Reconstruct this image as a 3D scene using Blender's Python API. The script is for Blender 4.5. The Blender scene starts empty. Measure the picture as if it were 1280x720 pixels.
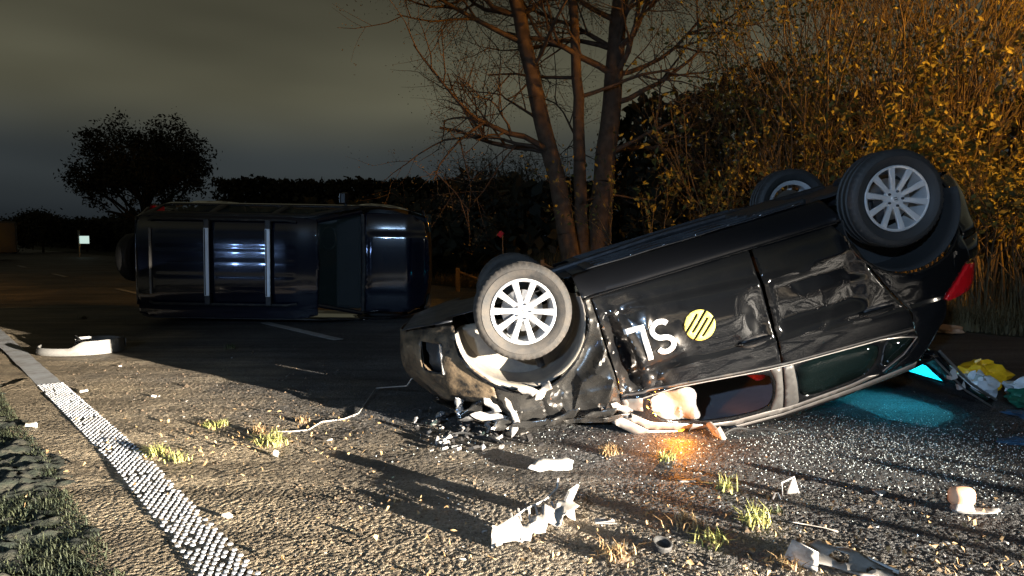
import bpy, math, random
import numpy as np
from mathutils import Vector, Matrix
from mathutils.geometry import delaunay_2d_cdt

random.seed(7); rng = np.random.default_rng(7)
SC = bpy.context.scene
COL = SC.collection
R_ = math.radians

# ------------------------------------------------------------------ camera
F, H, VY = 850.0, 1.35, 296.0
pit = math.atan((360 - VY) / F)
cam = bpy.data.cameras.new('camera'); co = bpy.data.objects.new('camera', cam); COL.objects.link(co)
cam.sensor_width = 36.0; cam.lens = 36.0 * F / 1280.0; cam.clip_end = 3000; cam.clip_start = 0.05
co.location = (0, 0, H); co.rotation_euler = (math.pi / 2 - pit, 0, 0)
SC.camera = co

# ------------------------------------------------------------------ night sky
world = bpy.data.worlds.new('World'); SC.world = world; world.use_nodes = True
wn = world.node_tree.nodes; wl = world.node_tree.links; wn.clear()
def N(t, **k):
    n = wn.new(t)
    for a, b in k.items(): setattr(n, a, b)
    return n
tc = N('ShaderNodeTexCoord'); sep = N('ShaderNodeSeparateXYZ'); wl.new(tc.outputs['Generated'], sep.inputs[0])
# overcast deck lit from below by town glow: paler, warm patches high up, blue-grey band above the horizon
ramp = N('ShaderNodeValToRGB'); wl.new(sep.outputs['Z'], ramp.inputs[0])
cr = ramp.color_ramp; cr.interpolation = 'EASE'
cr.elements[0].position = 0.0; cr.elements[0].color = (0.014, 0.018, 0.022, 1)
cr.elements[1].position = 0.40; cr.elements[1].color = (0.030, 0.028, 0.019, 1)
e = cr.elements.new(0.095); e.color = (0.030, 0.036, 0.038, 1)
e = cr.elements.new(0.20); e.color = (0.085, 0.082, 0.055, 1)
mp = N('ShaderNodeMapping'); mp.inputs['Scale'].default_value = (1.2, 1.2, 4.5); wl.new(tc.outputs['Generated'], mp.inputs[0])
nz = N('ShaderNodeTexNoise'); nz.inputs['Scale'].default_value = 1.7; nz.inputs['Detail'].default_value = 2.5; nz.inputs['Roughness'].default_value = 0.5
wl.new(mp.outputs[0], nz.inputs['Vector'])
nr = N('ShaderNodeMapRange'); nr.inputs['From Min'].default_value = 0.3; nr.inputs['From Max'].default_value = 0.72
nr.inputs['To Min'].default_value = 0.68; nr.inputs['To Max'].default_value = 1.22; wl.new(nz.outputs['Fac'], nr.inputs['Value'])
mul = N('ShaderNodeMixRGB', blend_type='MULTIPLY'); mul.inputs['Fac'].default_value = 1
wl.new(ramp.outputs['Color'], mul.inputs['Color1']); wl.new(nr.outputs[0], mul.inputs['Color2'])
bg = N('ShaderNodeBackground'); bg.inputs['Strength'].default_value = 1.15; wl.new(mul.outputs[0], bg.inputs['Color'])
wo = N('ShaderNodeOutputWorld'); wl.new(bg.outputs[0], wo.inputs['Surface'])

SC.view_settings.view_transform = 'Standard'; SC.view_settings.look = 'None'
SC.view_settings.exposure = 0.0; SC.view_settings.gamma = 1.0
SC.view_settings.use_curve_mapping = False
SC.cycles.sample_clamp_indirect = 4.0
SC.cycles.max_bounces = 6

# ------------------------------------------------------------------ lamps, read off the light or added (positions; the fixtures are built at the end)
FLOOD = Vector((18.0, -10.0, 2.3))      # rescue floodlight far behind on the right, low over the road
FLOOD_AIM = Vector((-5.4, 3.8, -0.25))
FILL = Vector((-3.2, -5.5, 3.4))         # weaker cold fill lamp, unseen, added behind on the left
FILL_AIM = Vector((0.8, 5.0, 0.6))
STREET = Vector((13.5, 8.5, 6.2))        # sodium street lamp right of the frame
def spot(name, loc, aim, power, col, size, blend, rad):
    l = bpy.data.lights.new(name, 'SPOT'); l.energy = power; l.color = col; l.spot_size = R_(size); l.spot_blend = blend; l.shadow_soft_size = rad
    o = bpy.data.objects.new(name, l); COL.objects.link(o); o.location = loc
    o.rotation_euler = (aim - loc).to_track_quat('-Z', 'Y').to_euler(); return o
fb_ = spot('floodlight_beam', FLOOD, FLOOD_AIM, 370000, (1.0, 0.90, 0.76), 28, 0.85, 0.08); fb_.scale = (1, .36, 1)     # flat dipped beam along the ground
spot('fill_beam', FILL, FILL_AIM, 2500, (0.42, 0.66, 1.0), 62, 0.7, 0.10)
spot('street_lamp_beam', STREET, Vector((5.2, 16.8, 4.0)), 11500, (1.0, 0.43, 0.05), 72, 0.45, 0.15)

# ------------------------------------------------------------------ helpers
def tag(o, label=None, cat=None, group=None, kind=None):
    if label: o['label'] = label
    if cat: o['category'] = cat
    if group: o['group'] = group
    if kind: o['kind'] = kind
    return o
def empty(name, loc=(0, 0, 0), rot=(0, 0, 0), label=None, cat=None, group=None):
    o = bpy.data.objects.new(name, None); COL.objects.link(o); o.location = loc; o.rotation_euler = rot; o.empty_display_size = 0.1
    return tag(o, label, cat, group)
def link(name, me, parent=None, loc=None, rot=None):
    o = bpy.data.objects.new(name, me); COL.objects.link(o)
    if parent: o.parent = parent
    if loc is not None: o.location = loc
    if rot is not None: o.rotation_euler = rot
    return o
def mesh(name, v, f, mat=None, smooth=True, sharp=0.6):
    me = bpy.data.meshes.new(name)
    me.from_pydata([tuple(map(float, q)) for q in v], [], [tuple(map(int, q)) for q in f])
    if mat: me.materials.append(mat)
    if smooth:
        me.polygons.foreach_set('use_smooth', [True] * len(me.polygons))
        if sharp: me.set_sharp_from_angle(angle=sharp)
    me.update(); return me
def fastmesh(name, V, Fq, mat=None, smooth=True):
    V = np.asarray(V, np.float32); Fq = np.asarray(Fq, np.int32); k = Fq.shape[1]
    me = bpy.data.meshes.new(name)
    me.vertices.add(len(V)); me.vertices.foreach_set('co', V.ravel())
    me.loops.add(Fq.size); me.loops.foreach_set('vertex_index', Fq.ravel())
    me.polygons.add(len(Fq)); me.polygons.foreach_set('loop_start', np.arange(0, Fq.size, k, dtype=np.int32))
    me.polygons.foreach_set('loop_total', np.full(len(Fq), k, np.int32))
    me.polygons.foreach_set('use_smooth', np.full(len(Fq), smooth))
    if mat: me.materials.append(mat)
    me.update(calc_edges=True); me.validate(); return me
class MB:
    def __init__(s): s.v = []; s.f = []
    def add(s, v, f):
        b = len(s.v); s.v += [tuple(q) for q in v]; s.f += [tuple(i + b for i in q) for q in f]; return s
    def box(s, c, d, rot=None, taper=1.0):
        x, y, z = [q / 2 for q in d]; P = []
        for (a, b_, c_) in [(-1,-1,-1),(1,-1,-1),(1,1,-1),(-1,1,-1),(-1,-1,1),(1,-1,1),(1,1,1),(-1,1,1)]:
            t = taper if c_ > 0 else 1
            p = Vector((a*x*t, b_*y*t, c_*z))
            if rot is not None: p = rot @ p
            P.append(p + Vector(c))
        return s.add(P, [(3,2,1,0),(4,5,6,7),(0,1,5,4),(1,2,6,5),(2,3,7,6),(3,0,4,7)])
    def tube(s, pts, rad, n=8, cap=True):
        pts = [Vector(p) for p in pts]; m = len(pts)
        rads = rad if hasattr(rad, '__len__') else [rad] * m
        V = []; 
        for i, p in enumerate(pts):
            t = (pts[min(i+1, m-1)] - pts[max(i-1, 0)])
            if t.length < 1e-9: t = Vector((0, 0, 1))
            t.normalize(); a = t.orthogonal() if abs(t.z) > 0.95 else t.cross(Vector((0, 0, 1)))
            a.normalize(); b = t.cross(a)
            for k in range(n):
                an = 2 * math.pi * k / n; V.append(p + (a * math.cos(an) + b * math.sin(an)) * rads[i])
        Fc = [(i*n+k, i*n+(k+1) % n, (i+1)*n+(k+1) % n, (i+1)*n+k) for i in range(m-1) for k in range(n)]
        if cap: Fc += [tuple(range(n-1, -1, -1)), tuple((m-1)*n+k for k in range(n))]
        return s.add(V, Fc)
    def lathe(s, prof, n=32, axis='y', c=(0, 0, 0), a0=0.0, a1=2*math.pi, close=False):
        full = abs(a1 - a0 - 2*math.pi) < 1e-6; steps = n if full else n + 1; V = []
        for i in range(steps):
            an = a0 + (a1-a0) * i / n; ca, sa = math.cos(an), math.sin(an)
            for (r, h) in prof:
                p = {'y': (r*ca, h, r*sa), 'z': (r*ca, r*sa, h), 'x': (h, r*ca, r*sa)}[axis]
                V.append((p[0]+c[0], p[1]+c[1], p[2]+c[2]))
        k = len(prof); Fc = []
        for i in range(n):
            j = (i+1) % steps if full else i+1
            for q in range(k-1 + (1 if close else 0)):
                q2 = (q+1) % k; Fc.append((i*k+q, i*k+q2, j*k+q2, j*k+q))
        return s.add(V, Fc)
    def me(s, name, mat=None, smooth=True, sharp=0.6): return mesh(name, s.v, s.f, mat, smooth, sharp)
    def build(s, name, mat=None, parent=None, smooth=True, sharp=0.6, loc=None, rot=None):
        return link(name, s.me(name, mat, smooth, sharp), parent, loc, rot)
def solid(o, t, off=-1.0):
    m = o.modifiers.new('thickness', 'SOLIDIFY'); m.thickness = t; m.offset = off; return o
def bev(o, w, seg=2):
    m = o.modifiers.new('bevel', 'BEVEL'); m.width = w; m.segments = seg; m.limit_method = 'ANGLE'; m.angle_limit = 0.6; return o

# ------------------------------------------------------------------ materials
MATS = {}
def mat(name, col, rough=0.5, metal=0.0, spec=0.5, coat=0.0, trans=0.0, ior=1.45, emit=None, estr=0.0,
        var=0.0, vscale=8.0, dirt=None, dirt_amt=0.0, dscale=6.0, dlo=0.5, dhi=0.65, bump=0.0, bscale=60.0, alpha=1.0):
    m = bpy.data.materials.new(name); m.use_nodes = True; nt = m.node_tree; b = nt.nodes['Principled BSDF']
    b.inputs['Base Color'].default_value = (*col, 1); b.inputs['Roughness'].default_value = rough; b.inputs['Metallic'].default_value = metal
    b.inputs['Specular IOR Level'].default_value = spec; b.inputs['Coat Weight'].default_value = coat; b.inputs['Coat Roughness'].default_value = 0.04
    b.inputs['Transmission Weight'].default_value = trans; b.inputs['IOR'].default_value = ior; b.inputs['Alpha'].default_value = alpha
    if emit: b.inputs['Emission Color'].default_value = (*emit, 1); b.inputs['Emission Strength'].default_value = estr
    t = nt.nodes.new('ShaderNodeTexCoord'); out = None
    if var:
        n = nt.nodes.new('ShaderNodeTexNoise'); n.inputs['Scale'].default_value = vscale; n.inputs['Detail'].default_value = 6; nt.links.new(t.outputs['Object'], n.inputs['Vector'])
        mr = nt.nodes.new('ShaderNodeMapRange'); mr.inputs['From Min'].default_value = 0.25; mr.inputs['From Max'].default_value = 0.75
        mr.inputs['To Min'].default_value = 1-var; mr.inputs['To Max'].default_value = 1+var; nt.links.new(n.outputs['Fac'], mr.inputs['Value'])
        mx = nt.nodes.new('ShaderNodeMixRGB'); mx.blend_type = 'MULTIPLY'; mx.inputs['Fac'].default_value = 1; mx.inputs['Color1'].default_value = (*col, 1)
        nt.links.new(mr.outputs[0], mx.inputs['Color2']); out = mx.outputs[0]
    if dirt:
        n = nt.nodes.new('ShaderNodeTexNoise'); n.inputs['Scale'].default_value = dscale; n.inputs['Detail'].default_value = 10; n.inputs['Roughness'].default_value = 0.7
        nt.links.new(t.outputs['Object'], n.inputs['Vector'])
        mr = nt.nodes.new('ShaderNodeMapRange'); mr.inputs['From Min'].default_value = dlo; mr.inputs['From Max'].default_value = dhi
        mr.inputs['To Max'].default_value = dirt_amt; nt.links.new(n.outputs['Fac'], mr.inputs['Value'])
        mx = nt.nodes.new('ShaderNodeMixRGB'); mx.inputs['Color1'].default_value = (*col, 1); mx.inputs['Color2'].default_value = (*dirt, 1)
        if out: nt.links.new(out, mx.inputs['Color1'])
        nt.links.new(mr.outputs[0], mx.inputs['Fac']); out = mx.outputs[0]
        r2 = nt.nodes.new('ShaderNodeMapRange'); r2.inputs['To Min'].default_value = rough; r2.inputs['To Max'].default_value = 0.85
        nt.links.new(mr.outputs[0], r2.inputs['Value']); nt.links.new(r2.outputs[0], b.inputs['Roughness'])
        if coat:
            r3 = nt.nodes.new('ShaderNodeMapRange'); r3.inputs['To Min'].default_value = coat; r3.inputs['To Max'].default_value = 0.0
            nt.links.new(mr.outputs[0], r3.inputs['Value']); nt.links.new(r3.outputs[0], b.inputs['Coat Weight'])
    if out: nt.links.new(out, b.inputs['Base Color'])
    if bump:
        n = nt.nodes.new('ShaderNodeTexNoise'); n.inputs['Scale'].default_value = bscale; n.inputs['Detail'].default_value = 4; nt.links.new(t.outputs['Object'], n.inputs['Vector'])
        bp = nt.nodes.new('ShaderNodeBump'); bp.inputs['Strength'].default_value = bump; bp.inputs['Distance'].default_value = 0.01
        nt.links.new(n.outputs['Fac'], bp.inputs['Height']); nt.links.new(bp.outputs[0], b.inputs['Normal'])
    MATS[name] = m; return m
MUD = (0.20, 0.14, 0.08)
mat('black_paint', (0.0045, 0.005, 0.006), 0.09, coat=1.0, dirt=(0.06, 0.055, 0.05), dirt_amt=0.05, dscale=3.0, dlo=0.5, dhi=0.85)
mat('crumpled_paint', (0.055, 0.053, 0.05), 0.26, metal=0.75, coat=0.5, dirt=(0.25, 0.22, 0.18), dirt_amt=0.22, dscale=7.0, dlo=0.5, dhi=0.75)  # pale metallic base puts lamp reflections into the crumpled black panels
mat('muddy_paint', (0.012, 0.012, 0.012), 0.3, coat=0.5, dirt=(0.15, 0.105, 0.06), dirt_amt=0.95, dscale=9.0, dlo=0.40, dhi=0.62, bump=0.35, bscale=90)
mat('navy_paint', (0.003, 0.0048, 0.012), 0.12, coat=1.0)
mat('pale_sheen_trim', (0.24, 0.225, 0.21), 0.38, metal=0.45, var=0.15, vscale=5)  # pale tone stands in for lit ground mirrored in the black frames
mat('pillar_sheen', (0.12, 0.115, 0.11), 0.4, metal=0.3, var=0.15)  # grey stands in for the reflection on the black pillar
mat('black_plastic', (0.018, 0.018, 0.019), 0.5, dirt=(0.16, 0.13, 0.10), dirt_amt=0.4, dscale=9, dlo=0.5, dhi=0.7)
mat('sill_plastic', (0.006, 0.0065, 0.008), 0.3, spec=0.35)
mat('under_plastic', (0.016, 0.018, 0.022), 0.42, dirt=(0.05, 0.052, 0.055), dirt_amt=0.5, dscale=5, dlo=0.4, dhi=0.7, bump=0.1, bscale=40)
mat('liner', (0.12, 0.11, 0.10), 0.7, dirt=(0.24, 0.21, 0.165), dirt_amt=0.8, dscale=4, dlo=0.4, dhi=0.6, bump=0.15)
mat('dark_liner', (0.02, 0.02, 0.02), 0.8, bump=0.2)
mat('rubber', (0.022, 0.022, 0.022), 0.62, bump=0.2, bscale=120, dirt=(0.05, 0.045, 0.04), dirt_amt=0.4, dscale=14)
mat('dusty_rubber', (0.018, 0.018, 0.018), 0.7, bump=0.3, bscale=120, dirt=(0.06, 0.051, 0.042), dirt_amt=0.9, dscale=9, dlo=0.36, dhi=0.62)
mat('alloy', (0.60, 0.60, 0.605), 0.30, metal=0.4, dirt=(0.3, 0.27, 0.22), dirt_amt=0.25, dscale=20, dlo=0.5, dhi=0.7)
mat('dark_metal', (0.07, 0.07, 0.075), 0.45, metal=0.8, var=0.3, vscale=14)
mat('steel', (0.45, 0.45, 0.46), 0.3, metal=1.0, var=0.2, vscale=12)
mat('tinted_glass', (0.003, 0.007, 0.007), 0.03, spec=0.6, alpha=0.93)
mat('clear_glass', (0.05, 0.08, 0.075), 0.03, spec=0.6, alpha=0.14)
mat('cracked_glass', (0.45, 0.55, 0.53), 0.25, alpha=0.55, bump=0.6, bscale=30)
mat('red_lens', (0.50, 0.006, 0.012), 0.12, coat=1.0, emit=(0.8, 0.005, 0.01), estr=0.05)
mat('white_vinyl', (0.70, 0.70, 0.69), 0.45, dirt=(0.2, 0.19, 0.17), dirt_amt=0.6, dscale=16, dlo=0.52, dhi=0.72)
mat('yellow_vinyl', (0.66, 0.56, 0.12), 0.45, dirt=(0.3, 0.26, 0.1), dirt_amt=0.5, dscale=16, dlo=0.55, dhi=0.75)
mat('airbag', (0.17, 0.167, 0.163), 0.85, bump=0.5, bscale=25)
mat('headliner', (0.28, 0.26, 0.28), 0.9, var=0.1)
mat('seat_cloth', (0.025, 0.024, 0.028), 0.9, bump=0.3, bscale=200)
mat('red_cloth', (0.30, 0.02, 0.04), 0.9, bump=0.3, bscale=100)
mat('bumper_grey', (0.17, 0.165, 0.155), 0.45, dirt=(0.10, 0.085, 0.07), dirt_amt=0.6, dscale=9)
mat('white_plastic', (0.38, 0.37, 0.35), 0.5, dirt=(0.14, 0.11, 0.08), dirt_amt=0.8, dscale=14, dlo=0.46, dhi=0.66)
mat('pale_plastic', (0.26, 0.24, 0.215), 0.55, dirt=(0.10, 0.08, 0.06), dirt_amt=0.7, dscale=14, dlo=0.45, dhi=0.65)
mat('grey_plastic', (0.20, 0.19, 0.18), 0.55, dirt=(0.12, 0.1, 0.08), dirt_amt=0.6, dscale=14)
mat('lamp_reflector', (0.75, 0.75, 0.76), 0.15, metal=0.8)
mat('yellow_bag', (0.85, 0.46, 0.015), 0.35, bump=0.5, bscale=30, var=0.2, vscale=10)
mat('white_bag', (0.70, 0.74, 0.78), 0.4, bump=0.5, bscale=30)
mat('green_cloth', (0.01, 0.11, 0.07), 0.6, bump=0.5, bscale=25, var=0.4, vscale=12)
mat('blue_cloth', (0.04, 0.12, 0.22), 0.6, bump=0.5, bscale=25, var=0.3)
mat('peach_plastic', (0.62, 0.36, 0.22), 0.5)
mat('orange_lens', (0.9, 0.3, 0.02), 0.2, emit=(1.0, 0.30, 0.02), estr=6.0)
mat('led_white', (0.9, 0.9, 0.9), 0.3, emit=(1.0, 0.95, 0.85), estr=60.0)
mat('led_blue', (0.1, 0.2, 0.9), 0.2, emit=(0.30, 0.50, 1.0), estr=190.0)
mat('sodium', (1.0, 0.5, 0.1), 0.3, emit=(1.0, 0.45, 0.1), estr=20.0)
mat('added_lamp_lens', (0.5, 0.9, 0.95), 0.2, emit=(0.35, 0.95, 1.0), estr=20.0)
mat('bar_aluminium', (0.72, 0.74, 0.76), 0.4, metal=0.3)
mat('galvanised', (0.35, 0.36, 0.37), 0.45, metal=0.7, var=0.15)
mat('sign_glow', (0.80, 0.84, 0.80), 0.4, emit=(0.75, 1.0, 0.92), estr=0.75)  # emission stands in for light thrown back by the sign face
mat('bark', (0.125, 0.085, 0.058), 0.95, var=0.45, vscale=5, bump=0.9, bscale=14)
mat('twig', (0.09, 0.068, 0.04), 0.9, var=0.3)
mat('far_bark', (0.03, 0.026, 0.02), 0.95, var=0.3)
mat('wood_post', (0.22, 0.15, 0.09), 0.9, var=0.3, vscale=20, bump=0.5, bscale=40)
mat('trailer_side', (0.05, 0.052, 0.055), 0.5, var=0.15)
mat('chip', (0.62, 0.58, 0.50), 0.7, var=0.3, vscale=30)
mat('clod', (0.09, 0.062, 0.038), 0.95, var=0.4, vscale=40, bump=0.6, bscale=60)
mat('wire', (0.30, 0.28, 0.25), 0.5)
mat('paint_white', (0.34, 0.35, 0.365), 0.55, dirt=(0.16, 0.14, 0.11), dirt_amt=0.75, dscale=4, dlo=0.42, dhi=0.68, bump=0.3, bscale=150)
def sheen_patch(name, centre, radius):  # pale metallic patch paints bright reflections onto the dented door
    m = M_black.copy(); m.name = name; nt = m.node_tree; L = nt.links; p = nt.nodes['Principled BSDF']
    t = nt.nodes.new('ShaderNodeTexCoord'); d = nt.nodes.new('ShaderNodeVectorMath'); d.operation = 'DISTANCE'; d.inputs[1].default_value = centre; L.new(t.outputs['Object'], d.inputs[0])
    r = nt.nodes.new('ShaderNodeMapRange'); r.inputs['From Min'].default_value = radius; r.inputs['From Max'].default_value = radius*.45; L.new(d.outputs['Value'], r.inputs['Value'])
    n = nt.nodes.new('ShaderNodeTexNoise'); n.inputs['Scale'].default_value = 7; n.inputs['Detail'].default_value = 8; L.new(t.outputs['Object'], n.inputs['Vector'])
    n2 = nt.nodes.new('ShaderNodeMapRange'); n2.inputs['From Min'].default_value = .40; n2.inputs['From Max'].default_value = .62; L.new(n.outputs['Fac'], n2.inputs['Value'])
    q = nt.nodes.new('ShaderNodeMath'); q.operation = 'MULTIPLY'; L.new(r.outputs[0], q.inputs[0]); L.new(n2.outputs[0], q.inputs[1])
    b = nt.nodes.new('ShaderNodeBsdfPrincipled'); b.inputs['Base Color'].default_value = (.075, .07, .066, 1); b.inputs['Metallic'].default_value = .85; b.inputs['Roughness'].default_value = .26
    mx = nt.nodes.new('ShaderNodeMixShader'); L.new(q.outputs[0], mx.inputs[0]); L.new(p.outputs[0], mx.inputs[1]); L.new(b.outputs[0], mx.inputs[2]); L.new(mx.outputs[0], nt.nodes['Material Output'].inputs['Surface'])
    MATS[name] = m
M_black = MATS['black_paint']; sheen_patch('sheen_door', (-.52, -.85, .85), .55)
def leafmat(name, a, b, sc=1.5):
    m = bpy.data.materials.new(name); m.use_nodes = True; nt = m.node_tree; p = nt.nodes['Principled BSDF']; p.inputs['Roughness'].default_value = 0.75
    t = nt.nodes.new('ShaderNodeTexCoord'); n = nt.nodes.new('ShaderNodeTexNoise'); n.inputs['Scale'].default_value = sc; n.inputs['Detail'].default_value = 8
    nt.links.new(t.outputs['Object'], n.inputs['Vector'])
    r = nt.nodes.new('ShaderNodeValToRGB'); r.color_ramp.elements[0].position = 0.35; r.color_ramp.elements[1].position = 0.65
    r.color_ramp.elements[0].color = (*a, 1); r.color_ramp.elements[1].color = (*b, 1)
    nt.links.new(n.outputs['Fac'], r.inputs[0]); nt.links.new(r.outputs[0], p.inputs['Base Color'])
    p.inputs['Transmission Weight'].default_value = 0.0
    MATS[name] = m; return m
leafmat('spring_leaf', (0.045, 0.042, 0.008), (0.17, 0.155, 0.026), 4)
leafmat('dark_leaf', (0.012, 0.014, 0.007), (0.03, 0.03, 0.014), 1)
leafmat('dry_grass', (0.09, 0.07, 0.03), (0.17, 0.13, 0.06), 2)
leafmat('green_grass', (0.022, 0.035, 0.010), (0.07, 0.075, 0.022), 5)
leafmat('verge_blade', (0.010, 0.017, 0.006), (0.035, 0.040, 0.015), 12)
leafmat('tuft_grass', (0.20, 0.22, 0.05), (0.36, 0.32, 0.11), 30)
leafmat('dead_leaf', (0.16, 0.09, 0.035), (0.36, 0.24, 0.11), 40)
gm = bpy.data.materials.new('gate_glow_glass'); gm.use_nodes = True; nt = gm.node_tree; nt.nodes.remove(nt.nodes['Principled BSDF'])
tl_ = nt.nodes.new('ShaderNodeBsdfTranslucent'); tl_.inputs[0].default_value = (.03, .55, .75, 1); tp_ = nt.nodes.new('ShaderNodeBsdfTransparent'); tp_.inputs[0].default_value = (.45, .9, 1, 1)  # teal put into the pane so it glows from behind
gl_ = nt.nodes.new('ShaderNodeBsdfGlossy'); gl_.inputs['Roughness'].default_value = .05; m1_ = nt.nodes.new('ShaderNodeMixShader'); m1_.inputs[0].default_value = .55; m2_ = nt.nodes.new('ShaderNodeMixShader'); m2_.inputs[0].default_value = .08
nt.links.new(tp_.outputs[0], m1_.inputs[1]); nt.links.new(tl_.outputs[0], m1_.inputs[2]); nt.links.new(m1_.outputs[0], m2_.inputs[1]); nt.links.new(gl_.outputs[0], m2_.inputs[2]); nt.links.new(m2_.outputs[0], nt.nodes['Material Output'].inputs['Surface'])
MATS['gate_glow_glass'] = gm
m = mat('glass_chip', (0.72, 0.80, 0.78), 0.12, spec=0.8)
M = MATS

def ground_material(name, kind):
    m = bpy.data.materials.new(name); m.use_nodes = True; nt = m.node_tree; L = nt.links; p = nt.nodes['Principled BSDF']
    def nd(t, **k):
        n = nt.nodes.new(t)
        for a, b in k.items(): n.inputs[a].default_value = b
        return n
    t = nd('ShaderNodeTexCoord')
    vo = nd('ShaderNodeTexVoronoi', Scale=150.0); L.new(t.outputs['Object'], vo.inputs['Vector'])
    st = nd('ShaderNodeValToRGB'); st.color_ramp.elements[0].color = (0.030, 0.030, 0.031, 1); st.color_ramp.elements[1].color = (0.19, 0.185, 0.18, 1)
    st.color_ramp.elements[0].position = 0.2
    sp = nd('ShaderNodeSeparateColor'); L.new(vo.outputs['Color'], sp.inputs[0]); L.new(sp.outputs[0], st.inputs[0])
    # soil thrown across the carriageway, thick near the verge
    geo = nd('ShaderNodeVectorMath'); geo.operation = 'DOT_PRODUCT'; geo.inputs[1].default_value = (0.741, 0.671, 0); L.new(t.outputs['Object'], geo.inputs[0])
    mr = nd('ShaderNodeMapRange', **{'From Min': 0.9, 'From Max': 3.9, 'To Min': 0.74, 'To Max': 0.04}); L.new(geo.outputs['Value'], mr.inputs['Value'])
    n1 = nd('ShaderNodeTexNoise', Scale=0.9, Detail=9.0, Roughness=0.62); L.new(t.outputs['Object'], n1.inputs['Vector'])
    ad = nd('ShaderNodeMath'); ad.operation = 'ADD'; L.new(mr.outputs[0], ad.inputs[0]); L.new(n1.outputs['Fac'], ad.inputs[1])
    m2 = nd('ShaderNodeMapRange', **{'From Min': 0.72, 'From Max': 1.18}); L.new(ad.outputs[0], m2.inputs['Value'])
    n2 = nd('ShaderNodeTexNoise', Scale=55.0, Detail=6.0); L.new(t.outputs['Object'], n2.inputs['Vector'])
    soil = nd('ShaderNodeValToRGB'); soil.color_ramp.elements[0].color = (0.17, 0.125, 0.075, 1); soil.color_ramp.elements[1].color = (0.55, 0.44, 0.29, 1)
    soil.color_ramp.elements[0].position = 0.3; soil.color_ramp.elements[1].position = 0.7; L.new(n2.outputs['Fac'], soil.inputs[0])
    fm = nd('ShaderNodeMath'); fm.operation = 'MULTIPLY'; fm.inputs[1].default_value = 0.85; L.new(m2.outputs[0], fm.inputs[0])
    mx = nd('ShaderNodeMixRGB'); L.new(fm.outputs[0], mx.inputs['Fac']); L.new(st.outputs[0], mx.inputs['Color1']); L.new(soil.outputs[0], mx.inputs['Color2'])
    # shadow smears darkened into the colour, drawn out along the road
    mp_ = nd('ShaderNodeMapping'); mp_.inputs['Rotation'].default_value = (0, 0, -math.atan2(0.741, -0.671)); mp_.inputs['Scale'].default_value = (.22, 2.6, 1); L.new(t.outputs['Object'], mp_.inputs[0])
    n4 = nd('ShaderNodeTexNoise', Scale=1.6, Detail=6.0, Roughness=0.6); L.new(mp_.outputs[0], n4.inputs['Vector'])
    m4 = nd('ShaderNodeMapRange', **{'From Min': 0.32, 'From Max': 0.62, 'To Min': 0.42, 'To Max': 1.1}); L.new(n4.outputs['Fac'], m4.inputs['Value'])
    mk = nd('ShaderNodeMixRGB'); mk.blend_type = 'MULTIPLY'; mk.inputs['Fac'].default_value = 1; L.new(mx.outputs[0], mk.inputs['Color1']); L.new(m4.outputs[0], mk.inputs['Color2']); mx = mk
    # damp oil-dark stain patches
    n3 = nd('ShaderNodeTexNoise', Scale=0.55, Detail=4.0); L.new(t.outputs['Object'], n3.inputs['Vector'])
    m3 = nd('ShaderNodeMapRange', **{'From Min': 0.35, 'From Max': 0.6, 'To Min': 0.55, 'To Max': 1.1}); L.new(n3.outputs['Fac'], m3.inputs['Value'])
    mu = nd('ShaderNodeMixRGB'); mu.blend_type = 'MULTIPLY'; mu.inputs['Fac'].default_value = 1; L.new(mx.outputs[0], mu.inputs['Color1']); L.new(m3.outputs[0], mu.inputs['Color2'])
    L.new(mu.outputs[0], p.inputs['Base Color'])
    p.inputs['Roughness'].default_value = 0.62; p.inputs['Specular IOR Level'].default_value = 0.4
    v2 = nd('ShaderNodeTexVoronoi', Scale=190.0); L.new(t.outputs['Object'], v2.inputs['Vector'])
    b = nd('ShaderNodeBump', Strength=1.0, Distance=0.006); b.invert = True; L.new(v2.outputs['Distance'], b.inputs['Height']); L.new(b.outputs[0], p.inputs['Normal'])
    MATS[name] = m; return m
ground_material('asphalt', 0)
def soil_material(name, a, b, c):
    m = bpy.data.materials.new(name); m.use_nodes = True; nt = m.node_tree; L = nt.links; p = nt.nodes['Principled BSDF']; p.inputs['Roughness'].default_value = 0.9
    t = nt.nodes.new('ShaderNodeTexCoord'); n = nt.nodes.new('ShaderNodeTexNoise'); n.inputs['Scale'].default_value = 14; n.inputs['Detail'].default_value = 10
    L.new(t.outputs['Object'], n.inputs['Vector']); r = nt.nodes.new('ShaderNodeValToRGB'); cr = r.color_ramp
    cr.elements[0].position = 0.36; cr.elements[0].color = (*a, 1); cr.elements[1].position = 0.62; cr.elements[1].color = (*c, 1); e = cr.elements.new(0.5); e.color = (*b, 1)
    L.new(n.outputs['Fac'], r.inputs[0]); L.new(r.outputs[0], p.inputs['Base Color'])
    n2 = nt.nodes.new('ShaderNodeTexNoise'); n2.inputs['Scale'].default_value = 70; n2.inputs['Detail'].default_value = 6; L.new(t.outputs['Object'], n2.inputs['Vector'])
    bp = nt.nodes.new('ShaderNodeBump'); bp.inputs['Strength'].default_value = 0.9; bp.inputs['Distance'].default_value = 0.012; L.new(n2.outputs['Fac'], bp.inputs['Height']); L.new(bp.outputs[0], p.inputs['Normal'])
    MATS[name] = m
soil_material('verge_soil', (0.004, 0.008, 0.003), (0.010, 0.013, 0.006), (0.030, 0.028, 0.017))
soil_material('field', (0.012, 0.016, 0.006), (0.022, 0.026, 0.010), (0.04, 0.038, 0.018))

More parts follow.
